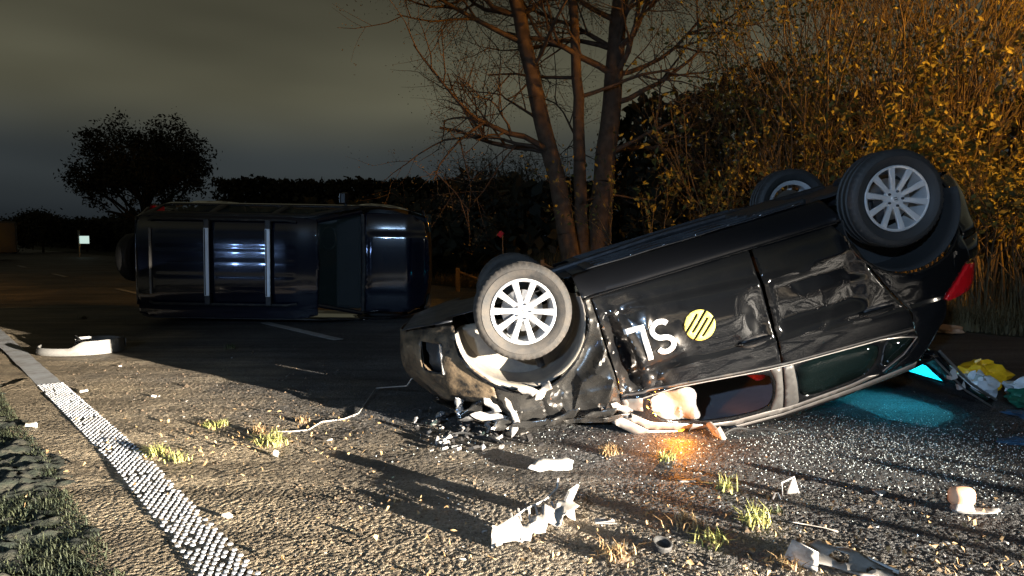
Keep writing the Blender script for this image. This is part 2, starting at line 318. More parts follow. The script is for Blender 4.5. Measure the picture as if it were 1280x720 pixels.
# ------------------------------------------------------------------ ground, road, markings
D = np.array([-0.671, 0.741]); NN = np.array([0.741, 0.671])     # along the road / across it
def P(n, s): return NN[0]*n + D[0]*s, NN[1]*n + D[1]*s
def gpx(x, y):                                                     # ground point seen at a photo pixel (used once, to lay things out)
    d = np.array([(x-640)/F, math.cos(pit) + math.sin(pit)*(360-y)/F, -math.sin(pit) + math.cos(pit)*(360-y)/F])
    t = -H/d[2]; return d[0]*t, d[1]*t
def strip(name, n0, n1, s0, s1, z, m, kind='structure'):
    v = [(*P(n0, s0), z), (*P(n1, s0), z), (*P(n1, s1), z), (*P(n0, s1), z)]
    return tag(link(name, mesh(name, v, [(0, 1, 2, 3)], m, False)), kind=kind)
strip('ground', -900, 900, -900, 900, -0.06, M['field'])
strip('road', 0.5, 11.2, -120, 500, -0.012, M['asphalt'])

def hash2(i, j, k):
    h = (i*374761393 + j*668265263 + k*2147483647) & 0xffffffff
    h = ((h ^ (h >> 13))*1274126177) & 0xffffffff
    return ((h ^ (h >> 16)) & 0xffff)/65535.0
def vnoise(x, y, k=0):
    i = np.floor(x).astype(np.int64); j = np.floor(y).astype(np.int64); fx = x-i; fy = y-j; fx = fx*fx*(3-2*fx); fy = fy*fy*(3-2*fy)
    return (hash2(i, j, k)*(1-fx)+hash2(i+1, j, k)*fx)*(1-fy) + (hash2(i, j+1, k)*(1-fx)+hash2(i+1, j+1, k)*fx)*fy
def stones(x, y, cell, k=0):
    x = x/cell; y = y/cell; i0 = np.floor(x).astype(np.int64); j0 = np.floor(y).astype(np.int64); best = np.zeros_like(x)
    for a in (-1, 0, 1):
        for b in (-1, 0, 1):
            i = i0+a; j = j0+b; cx = i+hash2(i, j, k+1); cy = j+hash2(i, j, k+2); r = 0.45+0.4*hash2(i, j, k+3)
            d2 = ((x-cx)**2+(y-cy)**2)/(r*r); best = np.maximum(best, np.sqrt(np.clip(1-d2, 0, 1))*r)
    return best
def grid(x0, x1, y0, y1, h):
    nx = int((x1-x0)/h)+1; ny = int((y1-y0)/h)+1
    X, Y = np.meshgrid(np.linspace(x0, x1, nx), np.linspace(y0, y1, ny)); idx = np.arange(nx*ny).reshape(ny, nx)
    Q = np.stack([idx[:-1, :-1], idx[:-1, 1:], idx[1:, 1:], idx[1:, :-1]], -1).reshape(-1, 4)
    return X.ravel(), Y.ravel(), Q
def road_z(x, y):
    return 0.0058*stones(x, y, 0.013) + 0.0020*stones(x, y, 0.028, 9) + 0.010*(vnoise(x*3, y*3, 4)-0.5) + 0.012*(vnoise(x*0.8, y*0.8, 5)-0.5) - 0.004
for (x0, x1, y0, y1, h) in [(-2.5, 2.8, 1.9, 3.6, 0.0065), (-4.6, 5.2, 3.6, 6.4, 0.0115), (-9.5, 9.5, 6.4, 13.5, 0.027)]:
    X, Y, Q = grid(x0, x1, y0, y1, h); nn = X*NN[0]+Y*NN[1]
    keep = ((nn[Q] > 0.52) & (nn[Q] < 11.2)).all(1); Q = Q[keep]
    used = np.unique(Q); re = np.full(len(X), -1); re[used] = np.arange(len(used)); X = X[used]; Y = Y[used]; Q = re[Q]
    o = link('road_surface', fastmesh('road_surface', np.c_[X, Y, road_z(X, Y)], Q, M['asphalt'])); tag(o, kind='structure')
# near verge: ragged soil edge
X, Y, Q = grid(-9, -0.3, 1.6, 9, 0.018); nn = X*NN[0]+Y*NN[1]
keep = ((nn[Q] > -1.6) & (nn[Q] < 0.78)).all(1); Q = Q[keep]; used = np.unique(Q); re = np.full(len(X), -1); re[used] = np.arange(len(used)); X = X[used]; Y = Y[used]; Q = re[Q]; nn = X*NN[0]+Y*NN[1]
lump = 0.05*vnoise(X*9, Y*9, 21) + 0.035*vnoise(X*23, Y*23, 25) + 0.022*vnoise(X*50, Y*50, 27) + 0.06*(vnoise(X*2.2, Y*2.2, 30)-0.5) - .03
Z = np.where(nn < 0.8, -0.022 + np.clip((0.62-nn)/0.35, 0, 1)*0.0 + lump*np.clip((0.80-nn)/0.3, 0.0, 1) , 0)
tag(link('verge', fastmesh('verge', np.c_[X, Y, Z], Q, M['verge_soil'])), kind='structure')
strip('far_verge', 11.2, 60, -120, 500, -0.008, M['field'])
strip('near_verge', -60, -1.5, -120, 500, -0.03, M['field'])

# perforated edge marking: raised white studs of paint
em = empty('edge_marking'); tag(em, kind='structure')
mb = MB(); K = 8
ring = [(0.0132*math.cos(2*math.pi*k/K), 0.0120*math.sin(2*math.pi*k/K)) for k in range(K)]
mb.add([(a, b, 0) for a, b in ring] + [(a*0.8, b*0.8, 0.0060) for a, b in ring], [(k, (k+1) % K, K+(k+1) % K, K+k) for k in range(K)] + [tuple(range(K, 2*K))])
studs = [mb.me('marking_stud', M['paint_white'], True, 0.5)]
for q in range(2):
    me = studs[0].copy()
    for v in me.vertices:
        s = 0.85+0.3*random.random(); v.co.x *= s; v.co.y *= (0.9+0.25*random.random())
    studs.append(me)
EN = lambda s: .90 + .09*min(1, max(0, (s-2.0)/2.6))
lat = []; ang = math.atan2(D[1], D[0])
for i in range(0, 192):
    for j in range(-4, 5):
        s = 0.9 + i*0.034; n0 = EN(s); n = n0 + (j + (0.5 if i % 2 else 0))*0.0350
        if abs(n-n0) > .098 or random.random() < 0.05: continue
        x, y = P(n + random.uniform(-.003, .003), s + random.uniform(-.003, .003)); 
        if y < 2.05: continue
        lat.append((math.hypot(x, y), x, y))
lat.sort()
zr = lambda x, y: float(road_z(np.array([x]), np.array([y]))[0])
for k, (r, x, y) in enumerate(lat[:300]):
    link('marking_stud', studs[k % 3], em, (x, y, 0.0045), (0, 0, ang + random.uniform(-.25, .25)))
mb = MB()
for (r, x, y) in lat[300:]:
    c, s = math.cos(ang), math.sin(ang); b = [(x+a*c-q*s, y+a*s+q*c) for a, q in ring]
    mb.add([(a, q, 0.002) for a, q in b] + [(x+(a-x)*.8, y+(q-y)*.8, 0.0095) for a, q in b], [(k, (k+1) % K, K+(k+1) % K, K+k) for k in range(K)] + [tuple(range(K, 2*K))])
tag(mb.build('marking_stud', M['paint_white'], em), kind='stuff')
def dash(name, n0, n1, s0, s1, z=0.006, m='paint_white'):
    ns = max(2, int((s1-s0)/0.12)); v = []; f = []
    for i in range(ns+1):
        s = s0+(s1-s0)*i/ns; w0 = n0+random.uniform(-.006, .006); w1 = n1+random.uniform(-.006, .006)
        v += [(*P(w0, s), z), (*P(w1, s), z)]
    f = [(2*i, 2*i+1, 2*i+3, 2*i+2) for i in range(ns)]
    return tag(solid(link(name, mesh(name, v, f, M[m], False)), 0.004), kind='structure')
dash('edge_line', 0.89, 1.08, 7.42, 60)
# centre dashes
def ns_of(px, py):
    x, y = gpx(px, py); return x*NN[0]+y*NN[1], x*D[0]+y*D[1]
na, sa = ns_of(424, 425); nb, sb = ns_of(328, 405)
for k in range(0, 8):
    dash('centre_dash', na-0.08, na+0.06, sa + k*9.6, sa + k*9.6 + (sb-sa)*1.05, 0.010 if k < 1 else 0.0)

# ------------------------------------------------------------------ sheet-metal patches
def in_poly(pts, poly):
    x, y = pts[:, 0], pts[:, 1]; r = np.zeros(len(pts), bool); n = len(poly); j = n-1
    for i in range(n):
        xi, yi = poly[i]; xj, yj = poly[j]
        c = ((yi > y) != (yj > y)) & (x < (xj-xi)*(y-yi)/(yj-yi+1e-12)+xi); r ^= c; j = i
    return r
def densify(poly, h):
    out = []
    for i in range(len(poly)):
        a = np.array(poly[i], float); b = np.array(poly[(i+1) % len(poly)], float); k = max(1, int(np.ceil(np.linalg.norm(b-a)/h)))
        out += [tuple(a+(b-a)*q/k) for q in range(k)]
    return out
def chaikin(poly, it=2):
    for _ in range(it):
        q = []
        for i in range(len(poly)):
            a = np.array(poly[i], float); b = np.array(poly[(i+1) % len(poly)], float); q += [tuple(a*.75+b*.25), tuple(a*.25+b*.75)]
        poly = q
    return poly
def tri(poly, holes=(), h=0.04):
    loops = [densify(poly, h)] + [densify(q, h) for q in holes]; V = []; E = []
    for l in loops:
        b = len(V); V += l; E += [(b+i, b+(i+1) % len(l)) for i in range(len(l))]
    B = np.array(V); lo = B.min(0); hi = B.max(0)
    gx, gy = np.meshgrid(np.arange(lo[0]+h*.5, hi[0], h), np.arange(lo[1]+h*.5, hi[1], h*.87)); gx = gx + (np.arange(gx.shape[0]) % 2)[:, None]*h*.5
    G = np.c_[gx.ravel(), gy.ravel()]
    if len(G):
        ok = in_poly(G, loops[0])
        for l in loops[1:]: ok &= ~in_poly(G, l)
        G = G[ok]
        if len(G):
            dmin = np.min(((G[:, None, :]-B[None])**2).sum(-1), 1); G = G[dmin > (0.55*h)**2]
    V = [Vector(v) for v in V] + [Vector(g) for g in G]
    r = delaunay_2d_cdt(V, E, [], 0, 1e-6); vv = np.array([tuple(q) for q in r[0]]); ff = np.array([f for f in r[2] if len(f) == 3])
    c = vv[ff].mean(1); ok = in_poly(c, loops[0])
    for l in loops[1:]: ok &= ~in_poly(c, l)
    return vv, ff[ok]
def patch(name, poly, surf, m, parent, h=0.04, holes=(), thick=0.006, flip=False, sharp=0.6, mirror=None):
    vv, ff = tri(poly, holes, h); V = [surf(a, b) for a, b in vv]
    if flip: ff = ff[:, ::-1]
    if mirror is not None:
        V2 = [mirror(a, b) for a, b in vv]; ff = np.r_[ff, ff[:, ::-1]+len(V)]; V = V+V2
    me = mesh(name, V, ff, M[m], True, sharp); o = link(name, me, parent)
    if mirror is not None:
        pass
    if thick: solid(o, thick)
    return o
class Crumple:
    """piecewise-linear folds: random points carrying random depths"""
    def __init__(s, box, n, amp, seed):
        r = np.random.default_rng(seed); x0, x1, z0, z1 = box
        pts = np.c_[r.uniform(x0, x1, n), r.uniform(z0, z1, n)]; pts = np.r_[pts, [(x0, z0), (x1, z0), (x1, z1), (x0, z1)]]
        d = r.uniform(-amp, amp, len(pts))
        q = delaunay_2d_cdt([Vector(p) for p in pts], [], [], 0, 1e-6); s.p = np.array([tuple(a) for a in q[0]]); s.t = np.array([f for f in q[2]]); s.d = np.array([d[o[0]] if o else 0 for o in q[3]])
        A = s.p[s.t[:, 0]]; B = s.p[s.t[:, 1]]; C = s.p[s.t[:, 2]]
        s.A = A; s.T = np.linalg.inv(np.stack([B-A, C-A], -1))
    def __call__(s, x, z):
        l = np.einsum('nij,nj->ni', s.T, np.array([x, z])-s.A); m = np.minimum(np.minimum(l[:, 0], l[:, 1]), 1-l.sum(1)); i = int(np.argmax(m))
        if m[i] < -0.05: return 0.0
        a, b = l[i]; t = s.t[i]; return float(s.d[t[0]]*(1-a-b)+s.d[t[1]]*a+s.d[t[2]]*b)
def sstep(a, b, x):
    t = min(1, max(0, (x-a)/(b-a))); return t*t*(3-2*t)

# ------------------------------------------------------------------ wheel shared by both cars
def make_wheel(parent, loc, side, rad=0.325, width=0.215, tyre_mat='rubber', spokes=10, rim_mat='alloy', spin=0.0, rimr=0.215, turn=0.0):
    w = bpy.data.objects.new('wheel', None); COL.objects.link(w); w.parent = parent; w.location = loc
    w.rotation_euler = (0, 0, (0 if side < 0 else math.pi) + turn)           # outer face towards local -y
    hw = width/2; r0 = rimr+0.012; k = rad
    prof = [(r0-.012, -hw*.72), (r0, -hw*.86), (r0+.02, -hw*.98), ((r0+k)/2, -hw*1.06), (k-.045, -hw*1.02), (k-.03, -hw*.99), (k-.012, -hw*.90), (k-.002, -hw*.78)]
    tr = []
    for c in (-.46, 0, .46):
        a = c*hw*1.15; tr += [(k, a-.012), (k-.010, a-.007), (k-.010, a+.007), (k, a+.012)]
    prof = prof + tr + [(a, -b) for a, b in reversed(prof)]
    t = MB().lathe(prof, 144); np_ = len(prof)
    for i in range(144):                                                       # shoulder tread blocks: every third step is a groove
        if i % 3 == 0:
            for q in (6, 7, np_-7, np_-8):
                x, y, z = t.v[i*np_+q]; f_ = (k-.007)/k; t.v[i*np_+q] = (x*f_, y, z*f_)
    t.build('tyre', M[tyre_mat], w, True, 0.5)
    rim = MB(); ro = rimr
    rim.lathe([(ro+.004, -hw*.84), (ro-.002, -hw*.90), (ro-.014, -hw*.86), (ro-.018, -hw*.70), (ro-.022, -hw*.1), (ro-.03, hw*.7), (ro+.004, hw*.85)], 48)
    rim.lathe([(0.001, -hw*.62), (.03, -hw*.63), (.062, -hw*.60), (.072, -hw*.45), (.06, -hw*.2), (0.001, -hw*.2)], 32)
    rim.build('rim', M[rim_mat], w, True, 0.5)
    sp = MB(); a = .062; b = ro-.012                                           # one spoke along +z, shared
    for (r, hwid, y0, th) in [(a*.7, .017, -hw*.60, .03), (a, .0165, -hw*.63, .028), ((a+b)/2, .0185, -hw*.76, .024), (b, .0235, -hw*.88, .022), (b+.008, .027, -hw*.86, .02)]:
        sp.v += [(-hwid, y0+.007, r), (-hwid*.72, y0, r), (hwid*.72, y0, r), (hwid, y0+.007, r), (hwid*.8, y0+th, r), (-hwid*.8, y0+th, r)]
    for i in range(4): sp.f += [(i*6+q, i*6+(q+1) % 6, (i+1)*6+(q+1) % 6, (i+1)*6+q) for q in range(6)]
    sme = sp.me('spoke', M[rim_mat], True, 0.7)
    for i in range(spokes):
        link('spoke', sme, w, None, (0, 2*math.pi*i/spokes+spin, 0))
    nut = MB().lathe([(0.0005, -.012), (.007, -.012), (.0085, -.006), (.0085, .004), (.013, .006), (.013, .012)], 12).me('lug_nut', M['dark_metal'])
    for i in range(5):
        an = math.pi/2+2*math.pi*i/5+spin; link('lug_nut', nut, w, (.049*math.cos(an), -hw*.63, .049*math.sin(an)))
    cap = MB().lathe([(0.0005, -hw*.66), (.022, -hw*.66), (.027, -hw*.63)], 24).build('hub_cap', M['alloy'], w)
    br = MB().lathe([(.05, 0), (.14, 0), (.14, .022), (.05, .022)], 40, close=True); br.build('brake_disc', M['steel'], w, True, 0.5)
    MB().box((.105, -.005, .05), (.06, .07, .15)).build('brake_caliper', M['dark_metal'], w, False)
    return w, cap

# ------------------------------------------------------------------ the overturned black car
CAR = empty('overturned_car', label='black car upside down on its roof, SL and a yellow emblem on its dented side', cat='car')
rx, ry, rz = 0.01653174, -0.29243615, 0.03280769
Bm = Matrix(((-1, 0, 0), (0, 1, 0), (0, 0, -1)))
Rm = (Matrix.Rotation(rz, 3, 'Z') @ Matrix.Rotation(ry, 3, 'Y') @ Matrix.Rotation(rx, 3, 'X')) @ Bm
CAR.matrix_world = Matrix.Translation((-0.05039, 5.27871, 1.16896)) @ Rm.to_4x4()
WZ = np.array([[.10,.50],[.17,.62],[.22,.72],[.28,.80],[.33,.842],[.42,.862],[.6,.884],[.75,.89],[.95,.878],[1.08,.862],[1.18,.832],[1.35,.76],[1.5,.67],[1.6,.585],[1.7,.5]])
zz = np.linspace(.1, 1.7, 321); ww = np.interp(zz, WZ[:, 0], WZ[:, 1]); ker = np.exp(-np.linspace(-2, 2, 17)**2); ker /= ker.sum()
ww = np.convolve(np.pad(ww, 8, mode='edge'), ker, 'valid')
FA = (.04, .38, .445); RA = (-2.585, .40, .41); XN, XT = .98, -3.30; FX0, RX0 = .12, -2.50; LF, LR = 1.30, 1.30
def xnose(z): return XN - .20*sstep(.5, .95, z) - .05*sstep(.45, .25, z)
def xtail(z): return XT + .05*sstep(.5, .2, z) + .10*sstep(.75, 1.1, z) + .36*sstep(1.0, 1.5, z)
def U(x):
    """belt coordinate of a station x: x itself along the flank, arc angle round the nose and the tail"""
    if x > FX0: return FX0 + LF*(2/math.pi)*math.asin(min(1, ((x-FX0)/(XN-FX0)))**1.25)
    if x < RX0: return RX0 - LR*(2/math.pi)*math.asin(min(1, ((RX0-x)/(RX0-XT)))**1.25)
    return x
def UF(y, w=.86): return FX0 + LF*(2/math.pi)*math.acos(min(1, (y/w)))
def UR(y, w=.86): return RX0 - LR*(2/math.pi)*math.acos(min(1, (y/w)))
cr1 = Crumple((-1.05, .05, .3, 1.25), 46, 1.0, 5); cr2 = Crumple((-1.3, -.1, .3, 1.3), 120, 1.0, 8); cr3 = Crumple((.1, 1.3, .2, 1.0), 26, 1.0, 3); cr4 = Crumple((-3.4, -.8, .2, 1.3), 60, 1.0, 17)
def dent(x, z):
    d = 0.0
    m = math.exp(-((x+.50)/.30)**2-((z-.84)/.33)**2); d += m*(.065 + .120*cr1(x, z) + .034*cr2(x, z))
    m2 = math.exp(-((x+.12)/.30)**2-((z-1.0)/.16)**2); d += m2*(.03+.06*cr1(x, z)+.03*cr2(x, z))
    # hard folds behind the shut line and under the window
    if z > .40: d += .085*max(0, 1-abs(x+.555+.10*(z-.75))/.055)*sstep(1.12, .95, z)*sstep(.42, .58, z) - .022*max(0, 1-abs(x+.635+.16*(z-.75))/.04)*sstep(1.1, .95, z)*sstep(.5, .6, z)
    d += .040*max(0, 1-abs(z-.945-.12*(x+.7))/.045)*sstep(-1.10, -.85, x)*sstep(-.45, -.52, x)
    # scooped rear door with a hard edge at its front shut line
    d += .042*sstep(-1.60, -1.64, x)*sstep(-2.25, -2.14, x)*sstep(.56, .64, z)*sstep(.98, .86, z)
    d += .030*math.exp(-((x+1.50)/.09)**2-((z-.80)/.16)**2)
    d += .012*math.exp(-((x+2.20)/.05)**2-((z-.70)/.05)**2)
    d += .010*math.exp(-((x+1.1)/.3)**2-((z-.93)/.06)**2)
    d += .006*cr4(x, z)*sstep(-.9, -1.1, x)*sstep(.35, .5, z)*sstep(1.1, .95, z)
    return d
def width(x, z):
    w = float(np.interp(z, zz, ww))
    zc = .47+(max(-2.3, min(-.5, x))+.5)*-.09
    w -= .020*sstep(zc+.012, zc-.03, z)
    z2 = .955+(max(-2.7, min(-.8, x))+.8)*-.055
    w += .010*math.exp(-((z-z2)/.018)**2)
    for (cx, cz, r) in (FA, RA):
        q = math.hypot(x-cx, z-cz)-r; w += .020*math.exp(-(max(0, q)/.035)**1.5)*(1 if z > .2 else 0)
    return w
def belt(u, z, s=-1, dents=True, off=0.0):
    if u > FX0:
        ph = min(math.pi/2, (u-FX0)/LF*math.pi/2); a = xnose(z)-FX0; x = FX0+a*math.sin(ph)**.8; g = math.cos(ph)
    elif u < RX0:
        ph = min(math.pi/2, (RX0-u)/LR*math.pi/2); a = RX0-xtail(z); x = RX0-a*math.sin(ph)**.8; g = math.cos(ph)**.55
    else: x, g = u, 1.0
    w = width(x, z)*g + off*(1 if g > .5 else 0)
    if u > FX0+.9*LF/2: x += off
    if dents and s < 0:
        w -= dent(x, z)
        if x > .3: x -= .02*cr3(u, z)*sstep(.3, .6, x)
    return (x, s*w, z)
NEAR = lambda u, z: belt(u, z, -1, True); FAR = lambda u, z: belt(u, z, 1, False)
def inset(off, s=-1): return lambda u, z: belt(u, z, s, True, off)
def arc(c, a0, a1, n, dr=0.0): return [(c[0]+(c[2]+dr)*math.cos(R_(a0+(a1-a0)*i/n)), c[1]+(c[2]+dr)*math.sin(R_(a0+(a1-a0)*i/n))) for i in range(n+1)]
SX = lambda p: [(U(x), z) for x, z in p]

for s, SF, fl in ((-1, NEAR, False), (1, FAR, True)):
    h = .022 if s < 0 else .06
    dmg = 'crumpled_paint' if s < 0 else 'black_paint'
    patch('sill', SX([(-.39, .19), (-2.18, .19), (-2.185, .345), (-.40, .345)]), SF, 'sill_plastic', CAR, .03, flip=fl)
    fd = patch('front_door', SX([(-.463, .357), (-1.548, .357), (-1.550, .6), (-1.558, 1.0), (-1.562, 1.157), (-1.47, 1.15), (-.84, 1.075), (-.47, 1.05)]), SF, 'sheen_door' if s < 0 else 'black_paint', CAR, h*.8 if s < 0 else h, flip=fl, sharp=.45)
    rd = patch('rear_door', SX([(-1.572, .357), (-2.13, .357), (-2.20, .5), (-2.262, .69), (-2.355, .87), (-2.485, 1.08), (-2.50, 1.2), (-2.26, 1.185), (-1.64, 1.165), (-1.576, 1.157)]), SF, 'black_paint', CAR, h, flip=fl, sharp=.5)
    if s < 0: DOORS = (fd, rd)
    patch('front_fender', SX([(-.453, .357)] + list(reversed(arc(FA, 45, 183, 18))) + [(.345, .70), (.385, .88), (.33, .99), (0, 1.10), (-.40, 1.155), (-.453, 1.16)]), SF, dmg, CAR, h*.8, flip=fl, sharp=.4)
    patch('rear_quarter', SX([(-2.212, .5), (-2.272, .69), (-2.365, .87), (-2.495, 1.08), (-2.512, 1.21), (-2.565, 1.29), (-2.455, 1.415), (-2.30, 1.515), (-2.62, 1.475), (-2.76, 1.40), (-2.84, 1.2), (-2.79, 1.075), (-2.76, 1.05), (-2.975, .88), (-3.02, .86), (-2.97, .715)] + arc(RA, 150, 22, 14)), SF, 'black_paint', CAR, h, flip=fl)
    tl = patch('tail_light', SX([(-2.775, 1.053), (-2.985, .885), (-3.08, .90), (-3.12, 1.03), (-3.0, 1.07), (-2.80, 1.073)]), (inset(.008, s)), 'red_lens', CAR, .03, flip=fl, thick=.02)
    # glass house: metal frame ring with the three openings
    fw = chaikin([(-.60, 1.12), (-.835, 1.10), (-1.46, 1.178), (-1.495, 1.294), (-1.482, 1.45), (-1.424, 1.487), (-1.218, 1.478), (-.986, 1.432), (-.70, 1.33)], 2)
    rw = chaikin([(-1.655, 1.185), (-2.245, 1.207), (-2.258, 1.328), (-2.19, 1.445), (-2.05, 1.475), (-1.69, 1.50), (-1.672, 1.34)], 2)
    qw = chaikin([(-2.295, 1.217), (-2.40, 1.237), (-2.53, 1.272), (-2.42, 1.372), (-2.275, 1.46)], 2)
    ring = [(-.47, 1.062), (-.84, 1.087), (-1.47, 1.162), (-1.566, 1.170), (-1.566, 1.583), (-1.2, 1.560), (-.98, 1.512), (-.60, 1.365), (-.41, 1.168)]
    fr1 = patch('front_window_frame', SX(ring), SF, 'black_paint', CAR, .028, holes=[fw], thick=.012, flip=fl)
    ring2 = [(-1.572, 1.172), (-1.64, 1.177), (-2.26, 1.197), (-2.508, 1.215), (-2.555, 1.285), (-2.445, 1.41), (-2.285, 1.515), (-2.06, 1.545), (-1.572, 1.583)]
    patch('rear_window_frame', SX(ring2), SF, 'black_paint', CAR, .028, holes=[rw, qw], thick=.012, flip=fl)
    patch('rear_window', rw, inset(-.006, s), 'tinted_glass', CAR, .08, thick=.004, flip=fl)
    patch('quarter_window', qw, inset(-.006, s), 'tinted_glass', CAR, .08, thick=.004, flip=fl)
    # belt trim and roof rail
    patch('belt_trim', SX([(-.47, 1.045), (-.84, 1.07), (-1.47, 1.145), (-1.64, 1.160), (-2.26, 1.180), (-2.505, 1.20), (-2.505, 1.214), (-2.26, 1.196), (-1.64, 1.176), (-1.47, 1.161), (-.84, 1.086), (-.47, 1.061)]), inset(.007, s), 'black_plastic', CAR, .04, thick=.012, flip=fl)
    patch('roof_rail', SX([(-.41, 1.172), (-.60, 1.37), (-.98, 1.517), (-1.2, 1.566), (-1.57, 1.589), (-2.06, 1.551), (-2.30, 1.52), (-2.62, 1.48), (-2.60, 1.54), (-2.06, 1.60), (-1.5, 1.62), (-1.15, 1.60), (-.95, 1.56), (-.55, 1.42), (-.36, 1.22)]), SF, 'pale_sheen_trim', CAR, .04, flip=fl)
    patch('door_pillar', SX([(-1.485, 1.18), (-1.562, 1.186), (-1.562, 1.575), (-1.50, 1.575), (-1.472, 1.50), (-1.505, 1.40), (-1.515, 1.28)]), inset(.003, s), 'pillar_sheen', CAR, .03, thick=.003, flip=fl)
    patch('door_pillar', SX([(-1.576, 1.186), (-1.645, 1.190), (-1.662, 1.34), (-1.68, 1.51), (-1.66, 1.57), (-1.576, 1.575)]), inset(.003, s), 'pillar_sheen', CAR, .03, thick=.003, flip=fl)
    patch('upper_door_sheen', SX([(-.50, 1.19), (-.62, 1.30), (-.99, 1.462), (-1.2, 1.507), (-1.42, 1.517), (-1.57, 1.532), (-1.69, 1.532), (-2.05, 1.503), (-2.19, 1.476), (-2.27, 1.49), (-2.06, 1.538), (-1.57, 1.575), (-1.2, 1.553), (-.98, 1.505), (-.60, 1.358), (-.45, 1.21)]), inset(.0035, s), 'pale_sheen_trim', CAR, .03, thick=.004, flip=fl)  # pale strip painting the bright reflection along the upper frame
    patch('mirror_sail', SX([(-.475, 1.085), (-.60, 1.10), (-.585, 1.20), (-.47, 1.17)]), inset(.004, s), 'pale_sheen_trim', CAR, .03, thick=.004, flip=fl)
    MB().tube([belt(U(x), z, s, s < 0, .006) for x, z in ((-.60, 1.10), (-.84, 1.094), (-1.47, 1.17), (-1.64, 1.181), (-2.26, 1.203), (-2.40, 1.228), (-2.535, 1.268), (-2.43, 1.376), (-2.29, 1.468))], .0045, 5).build('chrome_strip', M['pale_sheen_trim'], CAR)
    # wheel housings
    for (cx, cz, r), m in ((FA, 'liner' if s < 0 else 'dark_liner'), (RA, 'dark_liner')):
        lin = MB(); n = 24; prof = []
        for i in range(n+1):
            a = R_(-8+196*i/n); c, q = math.cos(a), math.sin(a); rr = r-.012
            lin.v += [(cx+rr*c, s*.862, cz+rr*q), (cx+(rr-.02)*c, s*.80, cz+(rr-.02)*q), (cx+rr*c, s*.66, cz+rr*q), (cx+(rr-.03)*c, s*.50, cz+(rr-.03)*q), (cx+.08*c, s*.47, cz+.08*q)]
        for i in range(n): lin.f += [(i*5+k, i*5+k+1, (i+1)*5+k+1, (i+1)*5+k) for k in range(4)]
        solid(lin.build('wheel_housing', M[m], CAR), .005, 0)
        # rolled arch lip
        lp = [belt(U(x), z, s, s < 0, .004) for x, z in arc((cx, cz, r), -2 if cx > -1 else 6, 182 if cx > -1 else 168, 30, .004)]
        lip = MB().tube(lp, .010, 6); lip.build('arch_lip', M['black_paint'], CAR)
# door handles and mirror stub on the near side
for (x0, z0, dr_) in ((-1.42, .945, DOORS[0]), (-2.26, .985, DOORS[1])):
    hb = MB(); pts = [belt(x0+dx, z0+dx*-.03, -1, True, o) for dx, o in ((-.115, -.004), (-.09, .028), (-.03, .036), (.04, .036), (.09, .028), (.115, -.004))]
    hb.tube(pts, [.012, .014, .015, .015, .014, .012], 8); hb.build('door_handle', M['black_paint'], dr_)
    rec = chaikin([(x0-.10, z0-.035), (x0+.10, z0-.035), (x0+.10, z0+.035), (x0-.10, z0+.035)], 2)
    patch('handle_recess', SX(rec), inset(.0025), 'black_plastic', dr_, .04, thick=.002)
# lettering and emblem stuck to the front door
LETTER = inset(.008)
def glyph(name, poly, m, holes=()): return patch(name, poly, LETTER, m, DOORS[0], .016, holes, .0012, sharp=.45)
def unroll(pts, cx, cz, sc): return [(cx + a*sc, cz + b*sc) for a, b in pts]       # upright on the right flank: nose is to the right (+x)
def stroke(cl, w):
    L_, R2 = [], []
    for i, p in enumerate(cl):
        a = np.array(cl[max(0, i-1)]); b = np.array(cl[min(len(cl)-1, i+1)]); t = (b-a)/np.linalg.norm(b-a); n = np.array([-t[1], t[0]])*w/2
        L_.append(tuple(np.array(p)+n)); R2.append(tuple(np.array(p)-n))
    return L_ + R2[::-1]
Sc = []
for a in range(20, 271, 14): Sc.append((.27*math.cos(R_(a)), .235+.235*math.sin(R_(a))))
for a in range(76, -161, -14): Sc.append((.29*math.cos(R_(a)), -.255+.255*math.sin(R_(a))))
glyph('letter_s', unroll(stroke(Sc, .17), -.835, .735, .205), 'white_vinyl')
glyph('letter_l', unroll([(-.30, .58), (-.12, .58), (-.12, -.42), (.36, -.42), (.36, -.58), (-.30, -.58)], -.672, .735, .205), 'white_vinyl')
disc = [(-1.089+.103*math.cos(2*math.pi*k/40), .729+.103*math.sin(2*math.pi*k/40)) for k in range(40)]
sl = []
ax = R_(62-17+180)
def slit(off, a, b):
    t = np.array([math.cos(R_(44)), math.sin(R_(44))]); n = np.array([-t[1], t[0]]); c = np.array([-1.089, .729])+n*off; w = .0072
    return [tuple(c+t*a-n*w), tuple(c+t*b-n*w), tuple(c+t*b+n*w), tuple(c+t*a+n*w)]
glyph('emblem', disc, 'yellow_vinyl', [slit(-.054, -.055, .13), slit(-.018, -.13, .068), slit(.018, -.068, .13), slit(.054, -.13, .055)])

# front bumper with fog-lamp openings, rear bumper (each one sheet over both sides)
fog = [(U(.60), .375), (U(.745), .33), (U(.765), .53), (U(.645), .575)]
hb_ = SX([(.49, .275), (.475, .42), (.425, .57), (.345, .69), (.39, .875), (.60, .80)]) + [(UF(.45), .765), (UF(0.0), .75), (UF(0.0), .265), (UF(.45), .255), (UF(.70), .262)]
patch('front_bumper', hb_, NEAR, 'muddy_paint', CAR, .024, holes=[fog], thick=.006, sharp=.5, mirror=FAR)
patch('fog_lamp', [(a*1.0, b) for a, b in fog], inset(-.05), 'black_plastic', CAR, .05, thick=.004)
tb = MB().tube([belt(*fog[i], -1, True, .002) for i in (0, 3)], .009, 6); tb.build('fog_lamp_trim', M['lamp_reflector'], CAR)
tb = MB().tube([belt(*fog[i], -1, True, -.004) for i in (3, 2, 1, 0)], .006, 6); tb.build('fog_lamp_surround', M['black_plastic'], CAR)
